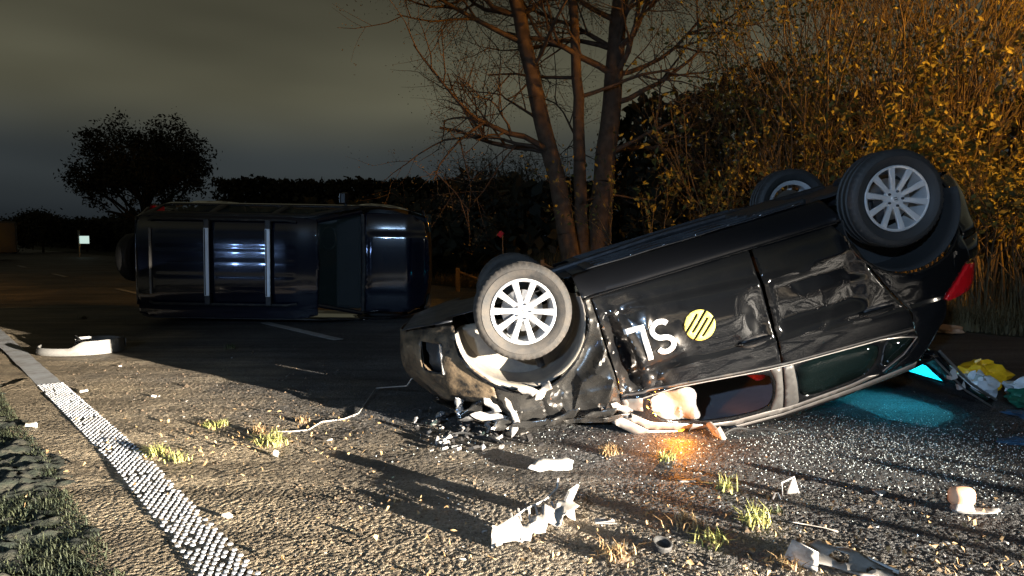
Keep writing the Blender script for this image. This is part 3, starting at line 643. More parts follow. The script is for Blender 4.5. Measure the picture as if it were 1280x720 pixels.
rb_ = SX([(-2.985, .28), (-2.998, .45), (-2.985, .56), (-2.975, .705)]) + [(UR(.5), .70), (UR(0), .70), (UR(0), .29), (UR(.5), .27)]
patch('rear_bumper', rb_, NEAR, 'black_paint', CAR, .05, mirror=FAR)
rp_ = [(UR(.80), .715), (UR(0), .715), (UR(0), .86), (UR(.80), .86)]
patch('tail_panel', rp_, NEAR, 'black_paint', CAR, .06, mirror=FAR)

# bonnet, roof, windscreen
def zbon(x): return float(np.interp(x, [-.45, 0, .3, .55, .85], [1.165, 1.115, 1.02, .93, .80]))
def bonnet(x, y): return (x, y, zbon(x) + .02*(1-(y/.8)**2) + .010*cr1(-(x % .9)-.05, .3+abs(y)))
patch('bonnet', [(-.42, -.80), (.30, -.80), (.62, -.62), (.82, -.3), (.84, 0), (.82, .3), (.62, .62), (.30, .80), (-.42, .80)], bonnet, 'crumpled_paint', CAR, .05, thick=.008, sharp=.3)
def zrf(x): return float(np.interp(x, [-3, -2.8, -2.4, -2.0, -1.6, -1.2, -.95], [1.48, 1.515, 1.575, 1.605, 1.622, 1.60, 1.55]))
patch('roof', [(-.97, -.63), (-1.5, -.595), (-2.2, -.60), (-2.72, -.62), (-2.78, 0), (-2.72, .62), (-2.2, .60), (-1.5, .595), (-.97, .63), (-.90, 0)], lambda x, y: (x, y, zrf(x)-.004+.008*(1-(y/.6)**2)), 'black_paint', CAR, .08)
patch('headliner', [(-1.0, -.60), (-2.6, -.60), (-2.6, .60), (-1.0, .60)], lambda x, y: (x, y, zrf(x)-.055-.03*(y/.6)**2+.006*math.sin(9*x+4*y)), 'headliner', CAR, .10)
patch('windscreen', [(0, -.76), (1, -.62), (1, .62), (0, .76)], lambda t, y: (-.42-.55*t, y, 1.165+.37*t-.02+.01*cr1(-.1-.8*t, .3+abs(y))), 'cracked_glass', CAR, .08, thick=.005)
# underside: floor pan, trays, tunnel with exhaust, tank, axle
patch('floor_pan', [(-.42, -.65), (-2.15, -.65), (-2.2, -.46), (-3.0, -.46), (-3.0, .46), (-2.2, .46), (-2.15, .65), (-.42, .65)], lambda x, y: (x, y, .215), 'under_plastic', CAR, .2)
for y0, y1 in ((-.64, -.16), (.16, .64)):
    sg = 1 if y0 > 0 else -1
    patch('underbody_cover', [(-.50, y0), (-1.30, y0), (-1.33, y0+.05*0), (-2.08, y0), (-2.08, y1), (-.50, y1)], lambda x, y: (x, y, .188+.006*math.sin(14*x)*(.3 if abs(y) > .5 else 1)), 'under_plastic', CAR, .06, thick=.006)
    for k in range(3):
        MB().box((-1.27, (y0+y1)/2-.17+k*.17, .178), (1.40, .022, .016)).build('stiffening_rib', M['under_plastic'], CAR, False)
    MB().tube([belt(x, .349, sg, False, .002) for x in np.linspace(-.42, -2.16, 12)], .006, 6).build('sill_seam', M['black_paint'], CAR)
    for k in range(7):
        MB().lathe([(.001, -.006), (.010, -.006), (.012, 0), (.012, .004)], 10, 'z').build('cover_bolt', M['steel'], CAR, loc=(-.6-.235*k, sg*.60, .184))
patch('engine_tray', [(.86, -.45), (.55, -.74), (.47, -.76), (.47, -.50), (-.42, -.48), (-.42, .48), (.47, .50), (.47, .76), (.55, .74), (.86, .45)], lambda x, y: (x, y, .235+.02*math.sin(6*x)+.03*sstep(.3, .9, x)), 'under_plastic', CAR, .08, thick=.006)
MB().tube([(-.2, .02, .20), (-1.2, .05, .17), (-1.9, .05, .18), (-2.2, .28, .20), (-2.7, .32, .21)], .030, 10).build('exhaust_pipe', M['dark_metal'], CAR)
mu = MB().lathe([(.001, -.26), (.07, -.26), (.085, -.24), (.085, .24), (.07, .26), (.001, .26)], 20, 'x'); mu.build('silencer', M['dark_metal'], CAR, loc=(-3.0, .18, .24))
bev(MB().box((-1.95, -.22, .22), (.42, .62, .12), taper=.9).build('fuel_tank', M['black_plastic'], CAR, False), .03)
MB().tube([(-2.58, -.66, .30), (-2.45, -.4, .27), (-2.45, .4, .27), (-2.58, .66, .30)], .035, 10).build('rear_axle', M['dark_metal'], CAR)
for s in (-1, 1):
    MB().tube([(.05, s*.68, .29), (.02, s*.40, .26), (-.25, s*.35, .25)], .025, 8).build('suspension_arm', M['dark_metal'], CAR)
    MB().tube([(0, s*.62, .33), (-.02, s*.58, .75)], .028, 8).build('suspension_strut', M['dark_metal'], CAR)
# wheels
for (x, s, tm, sp, tn) in ((0, -1, 'dusty_rubber', 0.0, R_(-3)), (-2.578, -1, 'rubber', R_(4), 0), (0, 1, 'dusty_rubber', .2, R_(-3)), (-2.578, 1, 'rubber', .1, 0)):
    w, cap = make_wheel(CAR, (x, s*.765, .31), s, tyre_mat=tm, spin=sp, turn=tn)
    em_ = MB(); c = -.0713*1.0
    for (a, b, d, e2) in ((-.012, .004, .010, .009), (-.010, -.009, .012, -.004)): em_.box(((a+d)/2, c-.0015, (b+e2)/2), (d-a, .003, .0055))
    em_.build('hub_emblem', M['dark_metal'], w, False)
# cabin: seats, dashboard, airbags
def seat(x, y):
    b = MB(); b.box((x-.15, y, .52), (.50, .50, .16)); q = bev(b.build('seat_cushion', M['seat_cloth'], CAR, False), .05, 3)
    b = MB(); b.box((0, 0, 0), (.14, .48, .60), Matrix.Rotation(R_(-16), 3, 'Y')); q = bev(b.build('seat_back', M['seat_cloth'], CAR, False), .05, 3); q.location = (x-.46, y, .88)
    b = MB(); b.box((0, 0, 0), (.10, .26, .17)); q = bev(b.build('headrest', M['red_cloth'] if y < 0 else M['seat_cloth'], CAR, False), .04, 3); q.location = (x-.575, y, 1.27)
seat(-.95, -.36); seat(-.95, .36); seat(-1.80, -.36); seat(-1.80, .36)
bev(MB().box((-2.30, 0, .92), (.10, 1.30, 1.06), Matrix.Rotation(R_(-10), 3, 'Y')).build('seat_back_light_stop', M['seat_cloth'], CAR, False), .04)  # full-width back added to keep the boot light out of the cabin
bev(MB().box((-.42, 0, 1.02), (.36, 1.36, .26), taper=.85).build('dashboard', M['black_plastic'], CAR, False), .06, 3)
MB().lathe([(.175, -.014), (.189, 0), (.175, .014), (.161, 0)], 32, 'x', close=True).build('steering_wheel', M['black_plastic'], CAR, loc=(-.72, .36, 1.02), rot=(0, R_(-24), 0))
crA = Crumple((-1.3, -.3, 1.0, 1.6), 150, 1.0, 14)
def bag(u, z): 
    x, y, q = belt(u, z, -1, False, -.075); return (x, y+.034*crA(u, z)+.014*math.sin(34*u+8*z), q)
patch('side_airbag', chaikin([(-.60, 1.13), (-.78, 1.14), (-.93, 1.13), (-1.0, 1.22), (-.97, 1.32), (-1.01, 1.44), (-.84, 1.40), (-.62, 1.27)], 2), bag, 'airbag', CAR, .016, thick=.006, sharp=.35)
bev(MB().box((-.60, -.80, 1.13), (.09, .03, .05), Matrix.Rotation(.5, 3, 'Y')).build('mirror_mount', M['pale_plastic'], CAR, False), .008)
# torn mirror arm hanging to the ground, its turn signal still lit
b = MB(); b.tube([(-1.02, -.66, 1.46), (-1.03, -.78, 1.50), (-1.04, -.86, 1.54), (-1.05, -.90, 1.60)], [.022, .028, .034, .026], 9)
b.tube([(-1.02, -.86, 1.45), (-1.04, -.88, 1.50), (-1.03, -.91, 1.58)], [.030, .022, .016], 8); b.tube([(-.99, -.86, 1.53), (-1.10, -.90, 1.56), (-1.16, -.95, 1.61)], .007, 6)
b.build('mirror_arm', M['pale_plastic'], CAR)
sgn = MB().box((0, 0, 0), (.09, .018, .02)).build('turn_signal', M['orange_lens'], CAR, False); sgn.location = (-.80, -.70, 1.455); sgn.rotation_euler = (0, R_(-20), 0); bev(sgn, .006)
tsl = bpy.data.lights.new('turn_signal_bulb', 'POINT'); tsl.energy = 17.0; tsl.color = (1.0, .30, .015); tsl.shadow_soft_size = .012
tso = bpy.data.objects.new('turn_signal_bulb', tsl); COL.objects.link(tso); tso.location = (1.10, 4.40, .10)
# torn sheets, liner scraps and lamp shell remains hanging out of the crushed corner
tr_ = np.random.default_rng(31)
for (x0, z0, a_, ln, wd, m_) in ((.62, .86, 20, .22, .07, 'crumpled_paint'), (.50, .92, -25, .26, .06, 'grey_plastic'), (.36, .98, 10, .24, .08, 'crumpled_paint'), (.30, 1.0, 60, .18, .05, 'grey_plastic'), (.16, 1.04, -12, .30, .06, 'crumpled_paint'), (.70, .82, 75, .14, .06, 'lamp_reflector'), (.44, .84, -60, .15, .05, 'grey_plastic'), (-.05, 1.06, 8, .26, .05, 'crumpled_paint'), (.02, .84, 35, .16, .06, 'pale_plastic'), (.12, .80, -30, .14, .05, 'grey_plastic'), (-.30, 1.10, -6, .24, .05, 'crumpled_paint'), (.56, .90, -5, .30, .04, 'black_plastic'), (.30, .90, -80, .20, .04, 'pale_plastic'), (-.44, 1.12, -40, .16, .05, 'pale_plastic')):
    b0 = belt(U(x0), z0, -1, True); ca, sa_ = math.cos(R_(a_)), math.sin(R_(a_)); cz_ = Crumple((-1, 1, -1, 1), 160, .028, int(tr_.integers(1000)))
    jag = [(-ln/2, -wd*.4), (-ln*.2, -wd*.6), (0, -wd*.35), (ln*.25, -wd*.55), (ln*.5, -wd*.15), (ln*.38, wd*.2), (ln*.2, wd*.5), (-.05*ln, wd*.3), (-ln*.3, wd*.55)]
    patch('torn_sheet', jag, lambda a, b: (b0[0]+a*ca-b*sa_, b0[1]-.035-cz_(a, b)-.10*(a/ln)**2, b0[2]+a*sa_+b*ca), m_, CAR, .02, thick=.003, sharp=.25)
# loose sheet edges: folded bonnet seam below the wing
sh = MB(); q = Crumple((-.6, .5, 0, 1), 20, .012, 2)
def seam(t, v): x = .36-.86*t; e = belt(U(x), 1.0+.17*t, -1, True); return (x, e[1]-.012+.05*v+.5*q(x, v), 1.03+.16*t-.02*math.sin(3*t)+.055*v)
patch('bonnet_seam', [(0, 0), (1, 0), (1, 1), (.5, .8), (0, 1)], seam, 'crumpled_paint', CAR, .05, thick=.004, sharp=.3)

# ------------------------------------------------------------------ torn-open tailgate lying against the road (part of the car)
def gate(u, v, o=0.0):                                              # u across the car, v from hinge to tip (world corners)
    A = Vector((3.00, 4.80, .50)); B_ = Vector((2.86, 6.05, .55)); C = Vector((3.78, 5.22, .02)); Dd = Vector((3.62, 6.45, .03))
    p = (A*(1-u)+B_*u)*(1-v)+(C*(1-u)+Dd*u)*v
    n = (C-A).cross(B_-A).normalized(); p = p + n*(o-.05*math.sin(math.pi*v)); return CAR.matrix_world.inverted() @ p
CARI = CAR.matrix_world.inverted()
gw = chaikin([(.16, .12), (.84, .12), (.88, .50), (.80, .56), (.20, .56), (.12, .50)], 1)
tgp = patch('tailgate', [(0, 0), (1, 0), (1.02, .5), (.96, 1), (.04, 1), (-.02, .5)], lambda a, b: gate(a, b, 0), 'black_paint', CAR, .06, holes=[gw], thick=.05)
patch('tailgate_window', gw, lambda a, b: gate(a, b, .02), 'gate_glow_glass', CAR, .1, thick=.004)
patch('tailgate_lining', [(.06, .60), (.94, .60), (.92, .97), (.08, .97)], lambda a, b: gate(a, b, .062), 'pale_plastic', CAR, .08, thick=.01)
b = MB(); b.tube([gate(-.01, .02, .06), gate(-.03, .5, .06), gate(.035, 1.0, .06)], .010, 6); b.tube([gate(-.005, .02, -.002), gate(-.025, .5, -.002), gate(.038, 1.0, -.002)], .007, 6); b.build('gate_seal', M['pale_sheen_trim'], CAR)
b = MB(); b.box(gate(.0, .28, .03), (.05, .05, .09)); b.box(gate(.0, .42, .03), (.05, .03, .12)); b.build('gate_hinge', M['white_plastic'], CAR, False)

# ------------------------------------------------------------------ dark off-roader lying on its right side, roof towards us
SUV = empty('overturned_suv', label='dark navy off-roader on its side, roof and two silver rack bars facing the camera', cat='car')
SUV.matrix_world = Matrix.Translation((-3.55, 10.30+1.75, .955)) @ Matrix(((1, 0, 0), (0, 0, -1), (0, 1, 0))).to_4x4() @ Matrix.Rotation(R_(-1.0), 4, 'Z')
SW = [[.25, .84], [.45, .91], [.80, .93], [1.0, .925], [1.10, .90], [1.60, .755], [1.72, .69]]
SW = np.array(SW)
def sside(s, off=0.0):
    def f(x, z):
        w = float(np.interp(z, SW[:, 0], SW[:, 1])); g = 1.0
        if s < 0 and z > 1.0: w += (.93-w)*.75
        if x > 1.2: g = math.cos(min(1, (x-1.2)/1.0)*1.02)**.35
        if x < -1.9: g = 1-.10*((-1.9-x)/.32)**2
        for cx in (1.38, -1.42):
            w += .03*math.exp(-(max(0, math.hypot(x-cx, z-.42)-.43)/.05)**2)
        return (x, s*(w*g+off), z)
    return f
def sroof(x, y):
    e = min(abs(y), .72)/.72; rib = 0
    for c in (-.42, -.21, 0, .21, .42):
        if -1.85 < x < .25: rib += .0022*math.exp(-((y-c)/.020)**2)
    return (x, y, 1.748 - .045*e**4 - .03*sstep(.1, .62, x) - .03*sstep(-1.8, -2.15, x) - rib)
patch('roof', [(-2.15, -.80), (-1.9, -.86), (.30, -.86), (.58, -.80), (.62, 0), (.58, .66), (.30, .70), (-1.9, .70), (-2.15, .66)], sroof, 'navy_paint', SUV, .035, thick=.01)
for s in (-1, 1):
    fl = s > 0; SF = sside(s)
    patch('side_panel', [(-2.2, .45), (-1.92, .45), (-1.85, .62), (-1.70, .78), (-1.42, .85), (-1.14, .78), (-.99, .62), (-.95, .35), (.92, .35), (.95, .62), (1.10, .78), (1.38, .85), (1.66, .78), (1.82, .62), (1.88, .45), (2.16, .45), (2.18, .85), (2.05, .97), (1.2, 1.08), (.9, 1.10), (-2.18, 1.10)], SF, 'navy_paint', SUV, .06, flip=fl)
    frame = [(1.14, 1.112), (-2.16, 1.112), (-2.12, 1.66), (-2.0, 1.705), (.40, 1.705), (.56, 1.68)]
    w1 = [(.90, 1.135), (.02, 1.135), (-.02, 1.60), (.42, 1.60)]; w2 = [(-.10, 1.135), (-.98, 1.135), (-.98, 1.60), (-.14, 1.60)]; w3 = [(-1.12, 1.135), (-2.0, 1.16), (-1.94, 1.58), (-1.10, 1.60)]
    patch('window_frame', frame, SF, 'black_plastic', SUV, .07, holes=[w1, w2, w3], flip=fl, thick=.02)
    for w in (w1, w2, w3): patch('side_window', w, sside(s, -.012), 'clear_glass', SUV, .15, thick=.004, flip=fl)
    MB().tube([(-1.95, s*.62, 1.745), (-1.85, s*.64, 1.79), (.15, s*.64, 1.80), (.28, s*.62, 1.745)], .018, 8).build('roof_rail', M['black_plastic'], SUV)
    tlm = MB().box((-2.19, s*.80, .98), (.07, .11, .30)).build('tail_light', M['red_lens'], SUV, False); bev(tlm, .015)
    hl = MB().box((2.17, s*.66, .80), (.08, .30, .18)).build('headlight', M['clear_glass'], SUV, False); bev(hl, .03)
    for x in (1.38, -1.42):
        make_wheel(SUV, (x, s*.79, .36), s, rad=.38, width=.24, rimr=.225, spokes=6)
# rack cross bars: black feet, pale aluminium bars
for x in (-1.04, -.12):
    bar = MB().box((x, 0, 1.835), (.075, 1.02, .028)).build('rack_bar', M['bar_aluminium'], SUV, False); bev(bar, .008)
    MB().box((x-.018, 0, 1.851), (.016, 1.0, .004)).build('bar_slot', M['black_plastic'], bar, False)
    for s in (-1, 1): bev(MB().box((x, s*.57, 1.80), (.085, .16, .075)).build('rack_foot', M['black_plastic'], SUV, False), .012)
MB().box((-1.93, 0, 1.742), (.03, 1.0, .03)).build('rear_spoiler_edge', M['grey_plastic'], SUV, False)
# windscreen, bonnet, nose, tail
def swind(t, y): return (.585+.56*t-.02*(y/.7)**2*t, y*(.66+.14*t)/.66, 1.685-.575*t+.03*(1-(y/.66)**2))
patch('windscreen', [(.02, -.62), (.98, -.64), (.98, .64), (.02, .62)], swind, 'clear_glass', SUV, .08, thick=.005)
for s in (-1, 1):
    MB().tube([swind(0, s*.64), swind(.5, s*.655), swind(1, s*.67)], .035, 8).build('windscreen_pillar', M['navy_paint'], SUV)
MB().tube([swind(1.03, -.64), swind(1.05, 0), swind(1.03, .64)], .03, 8).build('cowl', M['black_plastic'], SUV)
def sbon(x, y):
    e = abs(y)/.84
    return (x, y, 1.105-.03*sstep(1.2, 2.0, x)-.16*sstep(1.85, 2.2, x)-.05*e**4 + .018*sstep(.50, .44, abs(y))*(1 if x > 1.25 else 0) )
patch('bonnet', [(1.17, -.80), (1.9, -.79), (2.12, -.66), (2.18, -.4), (2.20, 0), (2.18, .4), (2.12, .66), (1.9, .79), (1.17, .80)], sbon, 'navy_paint', SUV, .045, thick=.008)
def front(y, z): return (2.20-.16*(abs(y)/.9)**3-.03*((z-.6)/.3)**2, y, z)
patch('front_bumper', [(-.86, .32), (.86, .32), (.88, .62), (-.88, .62)], lambda y, z: front(y, z), 'navy_paint', SUV, .08, thick=.03)
patch('grille', [(-.50, .64), (.50, .64), (.52, .90), (-.52, .90)], lambda y, z: front(y, z), 'black_plastic', SUV, .1, thick=.02)
def tail(y, z): return (-2.20-.02*(1-(y/.9)**2)+.05*sstep(1.1, 1.7, z), y*(1-.22*sstep(1.05, 1.72, z)), z)
tw = chaikin([(-.60, 1.16), (.60, 1.16), (.58, 1.60), (-.58, 1.60)], 1)
patch('tail_door', [(-.84, .45), (.84, .45), (.88, 1.0), (.86, 1.70), (-.86, 1.70), (-.88, 1.0)], tail, 'navy_paint', SUV, .09, holes=[tw], thick=.02)
patch('rear_window', tw, tail, 'tinted_glass', SUV, .2, thick=.004)
bev(MB().box((-2.25, 0, .42), (.16, 1.66, .18)).build('rear_bumper', M['black_plastic'], SUV, False), .04)
sw = MB().lathe([(.001, -.14), (.22, -.14), (.33, -.12), (.375, -.07), (.39, 0), (.375, .07), (.33, .11), (.001, .11)], 40, 'x'); sw.build('spare_wheel', M['rubber'], SUV, loc=(-2.60, .02, .98))
MB().tube([(-2.2, .02, .98), (-2.5, .02, .98)], .07, 8).build('spare_wheel_mount', M['black_plastic'], SUV)
MB().box((-2.24, -.3, 1.02), (.03, .22, .10)).build('rear_plate_holder', M['grey_plastic'], SUV, False)
patch('floor_pan', [(-2.15, -.8), (2.1, -.8), (2.1, .8), (-2.15, .8)], lambda x, y: (x, y, .36), 'under_plastic', SUV, .3)
for s in (1,):
    mi = MB(); mi.box((.86, s*1.02, 1.16), (.10, .20, .16), taper=.8); mi.tube([(.88, s*.90, 1.12), (.87, s*.96, 1.13)], .025, 6); bev(mi.build('mirror', M['black_plastic'], SUV, False), .025)
    MB().box((.805, s*1.02, 1.17), (.006, .15, .11)).build('mirror_glass', M['lamp_reflector'], SUV, False)
for s in (-1, 1):
    bev(MB().box((.10, s*.38, .75), (.50, .50, .18)).build('seat_cushion', M['seat_cloth'], SUV, False), .05)
    bev(MB().box((-.20, s*.38, 1.10), (.15, .48, .62)).build('seat_back', M['seat_cloth'], SUV, False), .05)
bev(MB().box((.92, 0, .98), (.42, 1.5, .22)).build('dashboard', M['seat_cloth'], SUV, False), .06)
MB().lathe([(.180, -.014), (.195, 0), (.180, .014), (.165, 0)], 32, 'x', close=True).build('steering_wheel', M['black_plastic'], SUV, loc=(.60, .38, 1.12), rot=(0, R_(-25), 0))

# ------------------------------------------------------------------ wreckage on the road
def gz(px, py, z=0.0): x, y = gpx(px, py); return Vector((x, y, z+.004))
def shard(name, outline, at, rz_, tilt=(0, 0), thick=.006, m='white_plastic', bend=0.0, crum=0.0, label=None, cat='debris', group=None, lift=.0, h=.03, seed=1):
    c = Crumple((-1, 1, -1, 1), 90, crum, seed) if crum else None
    f = lambda a, b: (a, b, bend*(a*a) + (c(a, b) if c else 0))
    o = patch(name, outline, f, m, None, h, thick=thick, sharp=.4)
    o.location = at + Vector((0, 0, lift)); o.rotation_euler = (tilt[0], tilt[1], rz_); return tag(o, label, cat, group)
# curved bumper piece standing on edge at the far left
bp = empty('bumper_piece', gz(97, 441), label='pale curved bumper cover piece standing on edge near the edge line', cat='bumper')
def bcurve(t, v):
    a = math.pi*(1.0-1.12*t); x = .46*math.cos(a); y = -.36*math.copysign(abs(math.sin(a))**.9, math.sin(a))+.10
    hgt = .085+.075*sstep(.46, .58, t)
    return (x*(1-.04*v), y-.02*math.sin(math.pi*v), v*hgt)
patch('cover', [(0, 0), (1, 0), (1, 1), (0, 1)], bcurve, 'bumper_grey', bp, .025, thick=.008)
patch('inner_flange', [(0, 0), (1, 0), (1, 1), (0, 1)], lambda t, v: (-.12+.57*t, .12+.26*math.sin(math.pi*(.10+.80*t)), .06+.09*v-.02*t), 'bumper_grey', bp, .04, thick=.006)
MB().tube([(-.10, .17, .16), (.0, .05, .14), (.05, -.12, .12)], .02, 6).build('bracket', M['black_plastic'], bp)
bp.rotation_euler = (0, 0, R_(6))
shard('plastic_piece', [(-.13, -.02), (-.06, -.045), (.0, -.03), (.06, -.05), (.13, -.035), (.15, .02), (.11, .05), (.03, .045), (-.05, .055)], gz(686, 588), R_(8), (R_(28), 0), .006, 'white_plastic', crum=.018, label='small white torn plastic panel lying in front of the crushed bonnet', cat='panel', lift=.03, seed=5)
fb = empty('grille_fragment', gz(668, 672), label='long broken pale bumper fragment with torn slats in the foreground', cat='debris', rot=(0, 0, R_(24)))
cg = Crumple((-.5, .5, -.5, .5), 220, .022, 77)
patch('end_block', [(-.22, -.05), (-.15, -.042), (-.07, -.055), (-.055, -.01), (-.07, .05), (-.12, .042), (-.19, .058), (-.205, .01)], lambda a, b: (a, b*.5+.4*cg(a, b), .045+b*.8+cg(a, b)), 'pale_plastic', fb, .018, thick=.004, sharp=.25)
patch('slat_strip', [(-.08, -.03), (-.04, -.045), (-.02, -.02), (.03, -.05), (.06, -.015), (.10, -.06), (.13, -.03), (.18, -.065), (.20, -.02), (.24, .0), (.22, .05), (.235, .10), (.19, .06), (.16, .085), (.12, .03), (.08, .075), (.05, .02), (.01, .05), (-.03, .02), (-.07, .045)], lambda a, b: (a, b+.25*a*a, .05+.05*math.sin(9*a)+.3*b+1.3*cg(a, b)), 'pale_plastic', fb, .016, thick=.004, sharp=.25)
for k in range(7): MB().tube([(-.08+k*.042, .03+.03*random.random(), .05), (-.07+k*.042, .085+.03*random.random(), .075+.03*random.random())], .006, 5).build('slat', M['grey_plastic'], fb)
MB().tube([(-.12, .07, .05), (0, .10, .09), (.12, .135, .10), (.21, .18, .13), (.225, .20, .17)], .005, 6).build('trim_strip', M['white_plastic'], fb)
MB().box((.225, .10, .09), (.10, .012, .16), Matrix.Rotation(.6, 3, 'Z') @ Matrix.Rotation(.4, 3, 'X')).build('corner_bracket', M['pale_plastic'], fb, False)
rb = empty('broken_lamp_housing', gz(1050, 712), label='pale broken lamp housing with dark cavities at the bottom edge of the picture', cat='debris', rot=(0, 0, R_(-42)))
patch('shell', [(-.20, -.06), (-.14, -.05), (-.08, -.10), (.0, -.07), (.10, -.095), (.17, -.05), (.22, -.03), (.19, .0), (.18, .05), (.10, .045), (.02, .08), (-.05, .05), (-.13, .07), (-.16, .01)], lambda a, b: (a, b, .06-1.0*b*b-.5*a*a+1.1*cg(a, b)), 'pale_plastic', rb, .018, holes=[[(-.04, -.03), (.0, -.04), (.04, -.035), (.03, .015), (-.02, .02)], [(.10, -.02), (.14, -.03), (.155, .0), (.11, .012)]], thick=.004, sharp=.25)
patch('fin', [(-.20, 0), (-.06, 0), (-.05, .09), (-.15, .12)], lambda a, b: (a, -.09-.3*b, b), 'white_plastic', rb, .03, thick=.006)
MB().tube([(-.2, .06, .02), (0, .09, .05), (.2, .06, .03)], .008, 6).build('rib', M['white_plastic'], rb)
mc = empty('mirror_shell', gz(1203, 640), label='pale pinkish mirror shell lying on the glass-strewn road at the right', cat='mirror', rot=(0, 0, R_(-10)))
sh = MB()
for i in range(11):
    for j in range(20):
        a = math.pi*(i/10)*.52; b = 2*math.pi*j/20; sx = abs(math.cos(b))**.6*math.copysign(1, math.cos(b)); sy = abs(math.sin(b))**.6*math.copysign(1, math.sin(b))
        sh.v.append((.055*math.sin(a)*sx*1.05, -.05*math.cos(a)+.02, .07+.045*math.sin(a)*sy))
sh.f = [(i*20+j, i*20+(j+1) % 20, (i+1)*20+(j+1) % 20, (i+1)*20+j) for i in range(10) for j in range(20)]
solid(sh.build('shell', M['peach_plastic'], mc, True, .9), .004)
bev(MB().box((0, .0, .022), (.10, .07, .044), taper=.75).build('base', M['grey_plastic'], mc, False), .008)
patch('plate', chaikin([(-.06, -.05), (.12, -.04), (.19, .02), (.10, .05), (-.05, .04)], 1), lambda a, b: (a, b, .012+.15*a*a), 'grey_plastic', mc, .03, thick=.006)
cp = MB().lathe([(.030, .004), (.042, .004), (.045, .012), (.045, .032), (.040, .036), (.034, .034), (.032, .012), (.001, .010)], 24, 'z'); o = cp.build('rubber_ring', M['rubber']); o.location = gz(826, 687); o.rotation_euler = (R_(14), R_(8), 0); tag(o, 'round black rubber ring on the foreground asphalt', 'ring')
cl = empty('plastic_clip', gz(990, 620), label='grey triangular plastic bracket standing on the road right of centre', cat='bracket', rot=(0, 0, R_(15)))
MB().tube([(-.06, 0, .0), (-.055, .01, .07), (.03, .03, .085), (.055, .02, .0)], .006, 6).build('frame', M['grey_plastic'], cl)
patch('web', [(-.02, 0), (.05, 0), (.03, .075), (.015, .078)], lambda a, b: (a, .02, b), 'grey_plastic', cl, .03, thick=.004)
MB().tube([(-.13, -.02, .0), (-.115, -.02, .03), (-.10, -.02, .03), (-.09, -.03, 0)], .004, 5).build('hook', M['white_plastic'], cl)
shard('plastic_shard', [(-.10, -.02), (-.02, -.015), (.11, -.03), (.12, .0), (.0, .03), (-.03, .06), (-.07, .01)], gz(1013, 662), R_(-12), (R_(-18), R_(8)), .004, 'pale_plastic', crum=.012, label='flat pale plastic shard beside a grass tuft in the right foreground', lift=.02, seed=8)
shard('plastic_shard', [(-.05, -.012), (.05, -.016), (.055, .01), (-.04, .014)], gz(858, 604), R_(5), (R_(10), 0), .005, 'pale_plastic', crum=.006, label='small oblong pale chip on the road below the orange glow', lift=.012, seed=9)
shard('plastic_shard', [(-.04, -.03), (.03, -.02), (.05, .02), (-.02, .035)], gz(1100, 618), R_(30), (R_(8), 0), .003, 'white_plastic', crum=.006, label='thin white flake among the glass at right', lift=.008, seed=19)
shard('clip_shard', [(-.03, -.012), (.04, -.012), (.03, .012), (-.02, .016)], gz(750, 656), R_(18), (R_(25), 0), .004, 'grey_plastic', label='small grey splinter right of the long broken bumper fragment', lift=.02, seed=4)
sp = MB(); 
for k in range(4): sp.tube([(0, 0, .02), (.07+.03*random.random(), -.02+.02*k, .015+.02*random.random())], .004, 5)
o = sp.build('wire_splinter', M['grey_plastic']); o.location = gz(744, 660); tag(o, 'spiky grey splinter of bent wires beside the long bumper fragment', 'debris')
# black rubber strips left of the mirror stub
for (a, b_, lbl) in (((905, 545), (985, 541), 'black rubber strip curled on the road under the raised roof'), ((560, 548), (640, 556), 'dark torn trim strip below the crushed front bumper')):
    A = gz(*a); B2 = gz(*b_); o = MB().tube([A.lerp(B2, t)+Vector((0, .05*math.sin(5*t), .012+.02*abs(math.sin(7*t)))) for t in np.linspace(0, 1, 12)], .009, 6).build('rubber_strip', M['rubber']); tag(o, lbl, 'strip')
# cable trailing from the nose
pts = [gz(*q) + Vector((0, 0, z)) for q, z in (((345, 540), .0), ((365, 541), .006), ((385, 539), .004), ((402, 529), .006), ((430, 525), .004), ((448, 519), .01), ((460, 503), .02), ((470, 490), .03))] + [Vector((-.80, 5.1, .22)), Vector((-.72, 5.0, .34))]
cs = []
for i in range(len(pts)-1):
    for t in (0, .33, .66): cs.append(pts[i].lerp(pts[i+1], t))
tag(MB().tube(cs, .005, 6).build('loose_cable', M['wire']), 'thin pale cable trailing over the asphalt from the crushed nose', 'cable')
# headlamp fragments heaped under the nose
frag_m = ['white_plastic', 'lamp_reflector', 'grey_plastic', 'black_plastic', 'pale_plastic', 'clear_glass']
fmesh = []
for k in range(8):
    n = random.randint(4, 6); out = [(random.uniform(.6, 1.1)*math.cos(2*math.pi*i/n), random.uniform(.4, .9)*math.sin(2*math.pi*i/n)) for i in range(n)]
    b = MB(); b.add([(a, q, 0.15*random.uniform(-1, 1)) for a, q in out] + [(a*.9, q*.9, .22+.25*random.random()) for a, q in out], [tuple(range(n-1, -1, -1)), tuple(range(n, 2*n))] + [(i, (i+1) % n, n+(i+1) % n, n+i) for i in range(n)]); fmesh.append(b)
mcount = 0
LOOK = dict(white_plastic='white plastic', lamp_reflector='shiny reflector', grey_plastic='grey plastic', black_plastic='black plastic', pale_plastic='pale beige plastic', clear_glass='clear lens')
def fragment(p, s, mname, lbl, grp, tilt=.7):
    global mcount
    b = fmesh[mcount % 8]; mcount += 1
    key = 'frag_%d_%s' % (mcount % 8, mname); me = bpy.data.meshes.get(key)
    if me is None: me = b.me(key, M[mname], False); me.name = key
    o = link('lamp_fragment', me, None, p, (random.uniform(-tilt, tilt), random.uniform(-tilt, tilt), random.uniform(0, 6.28))); o.scale = (s, s*random.uniform(.5, 1), s); return tag(o, lbl, 'debris', grp)
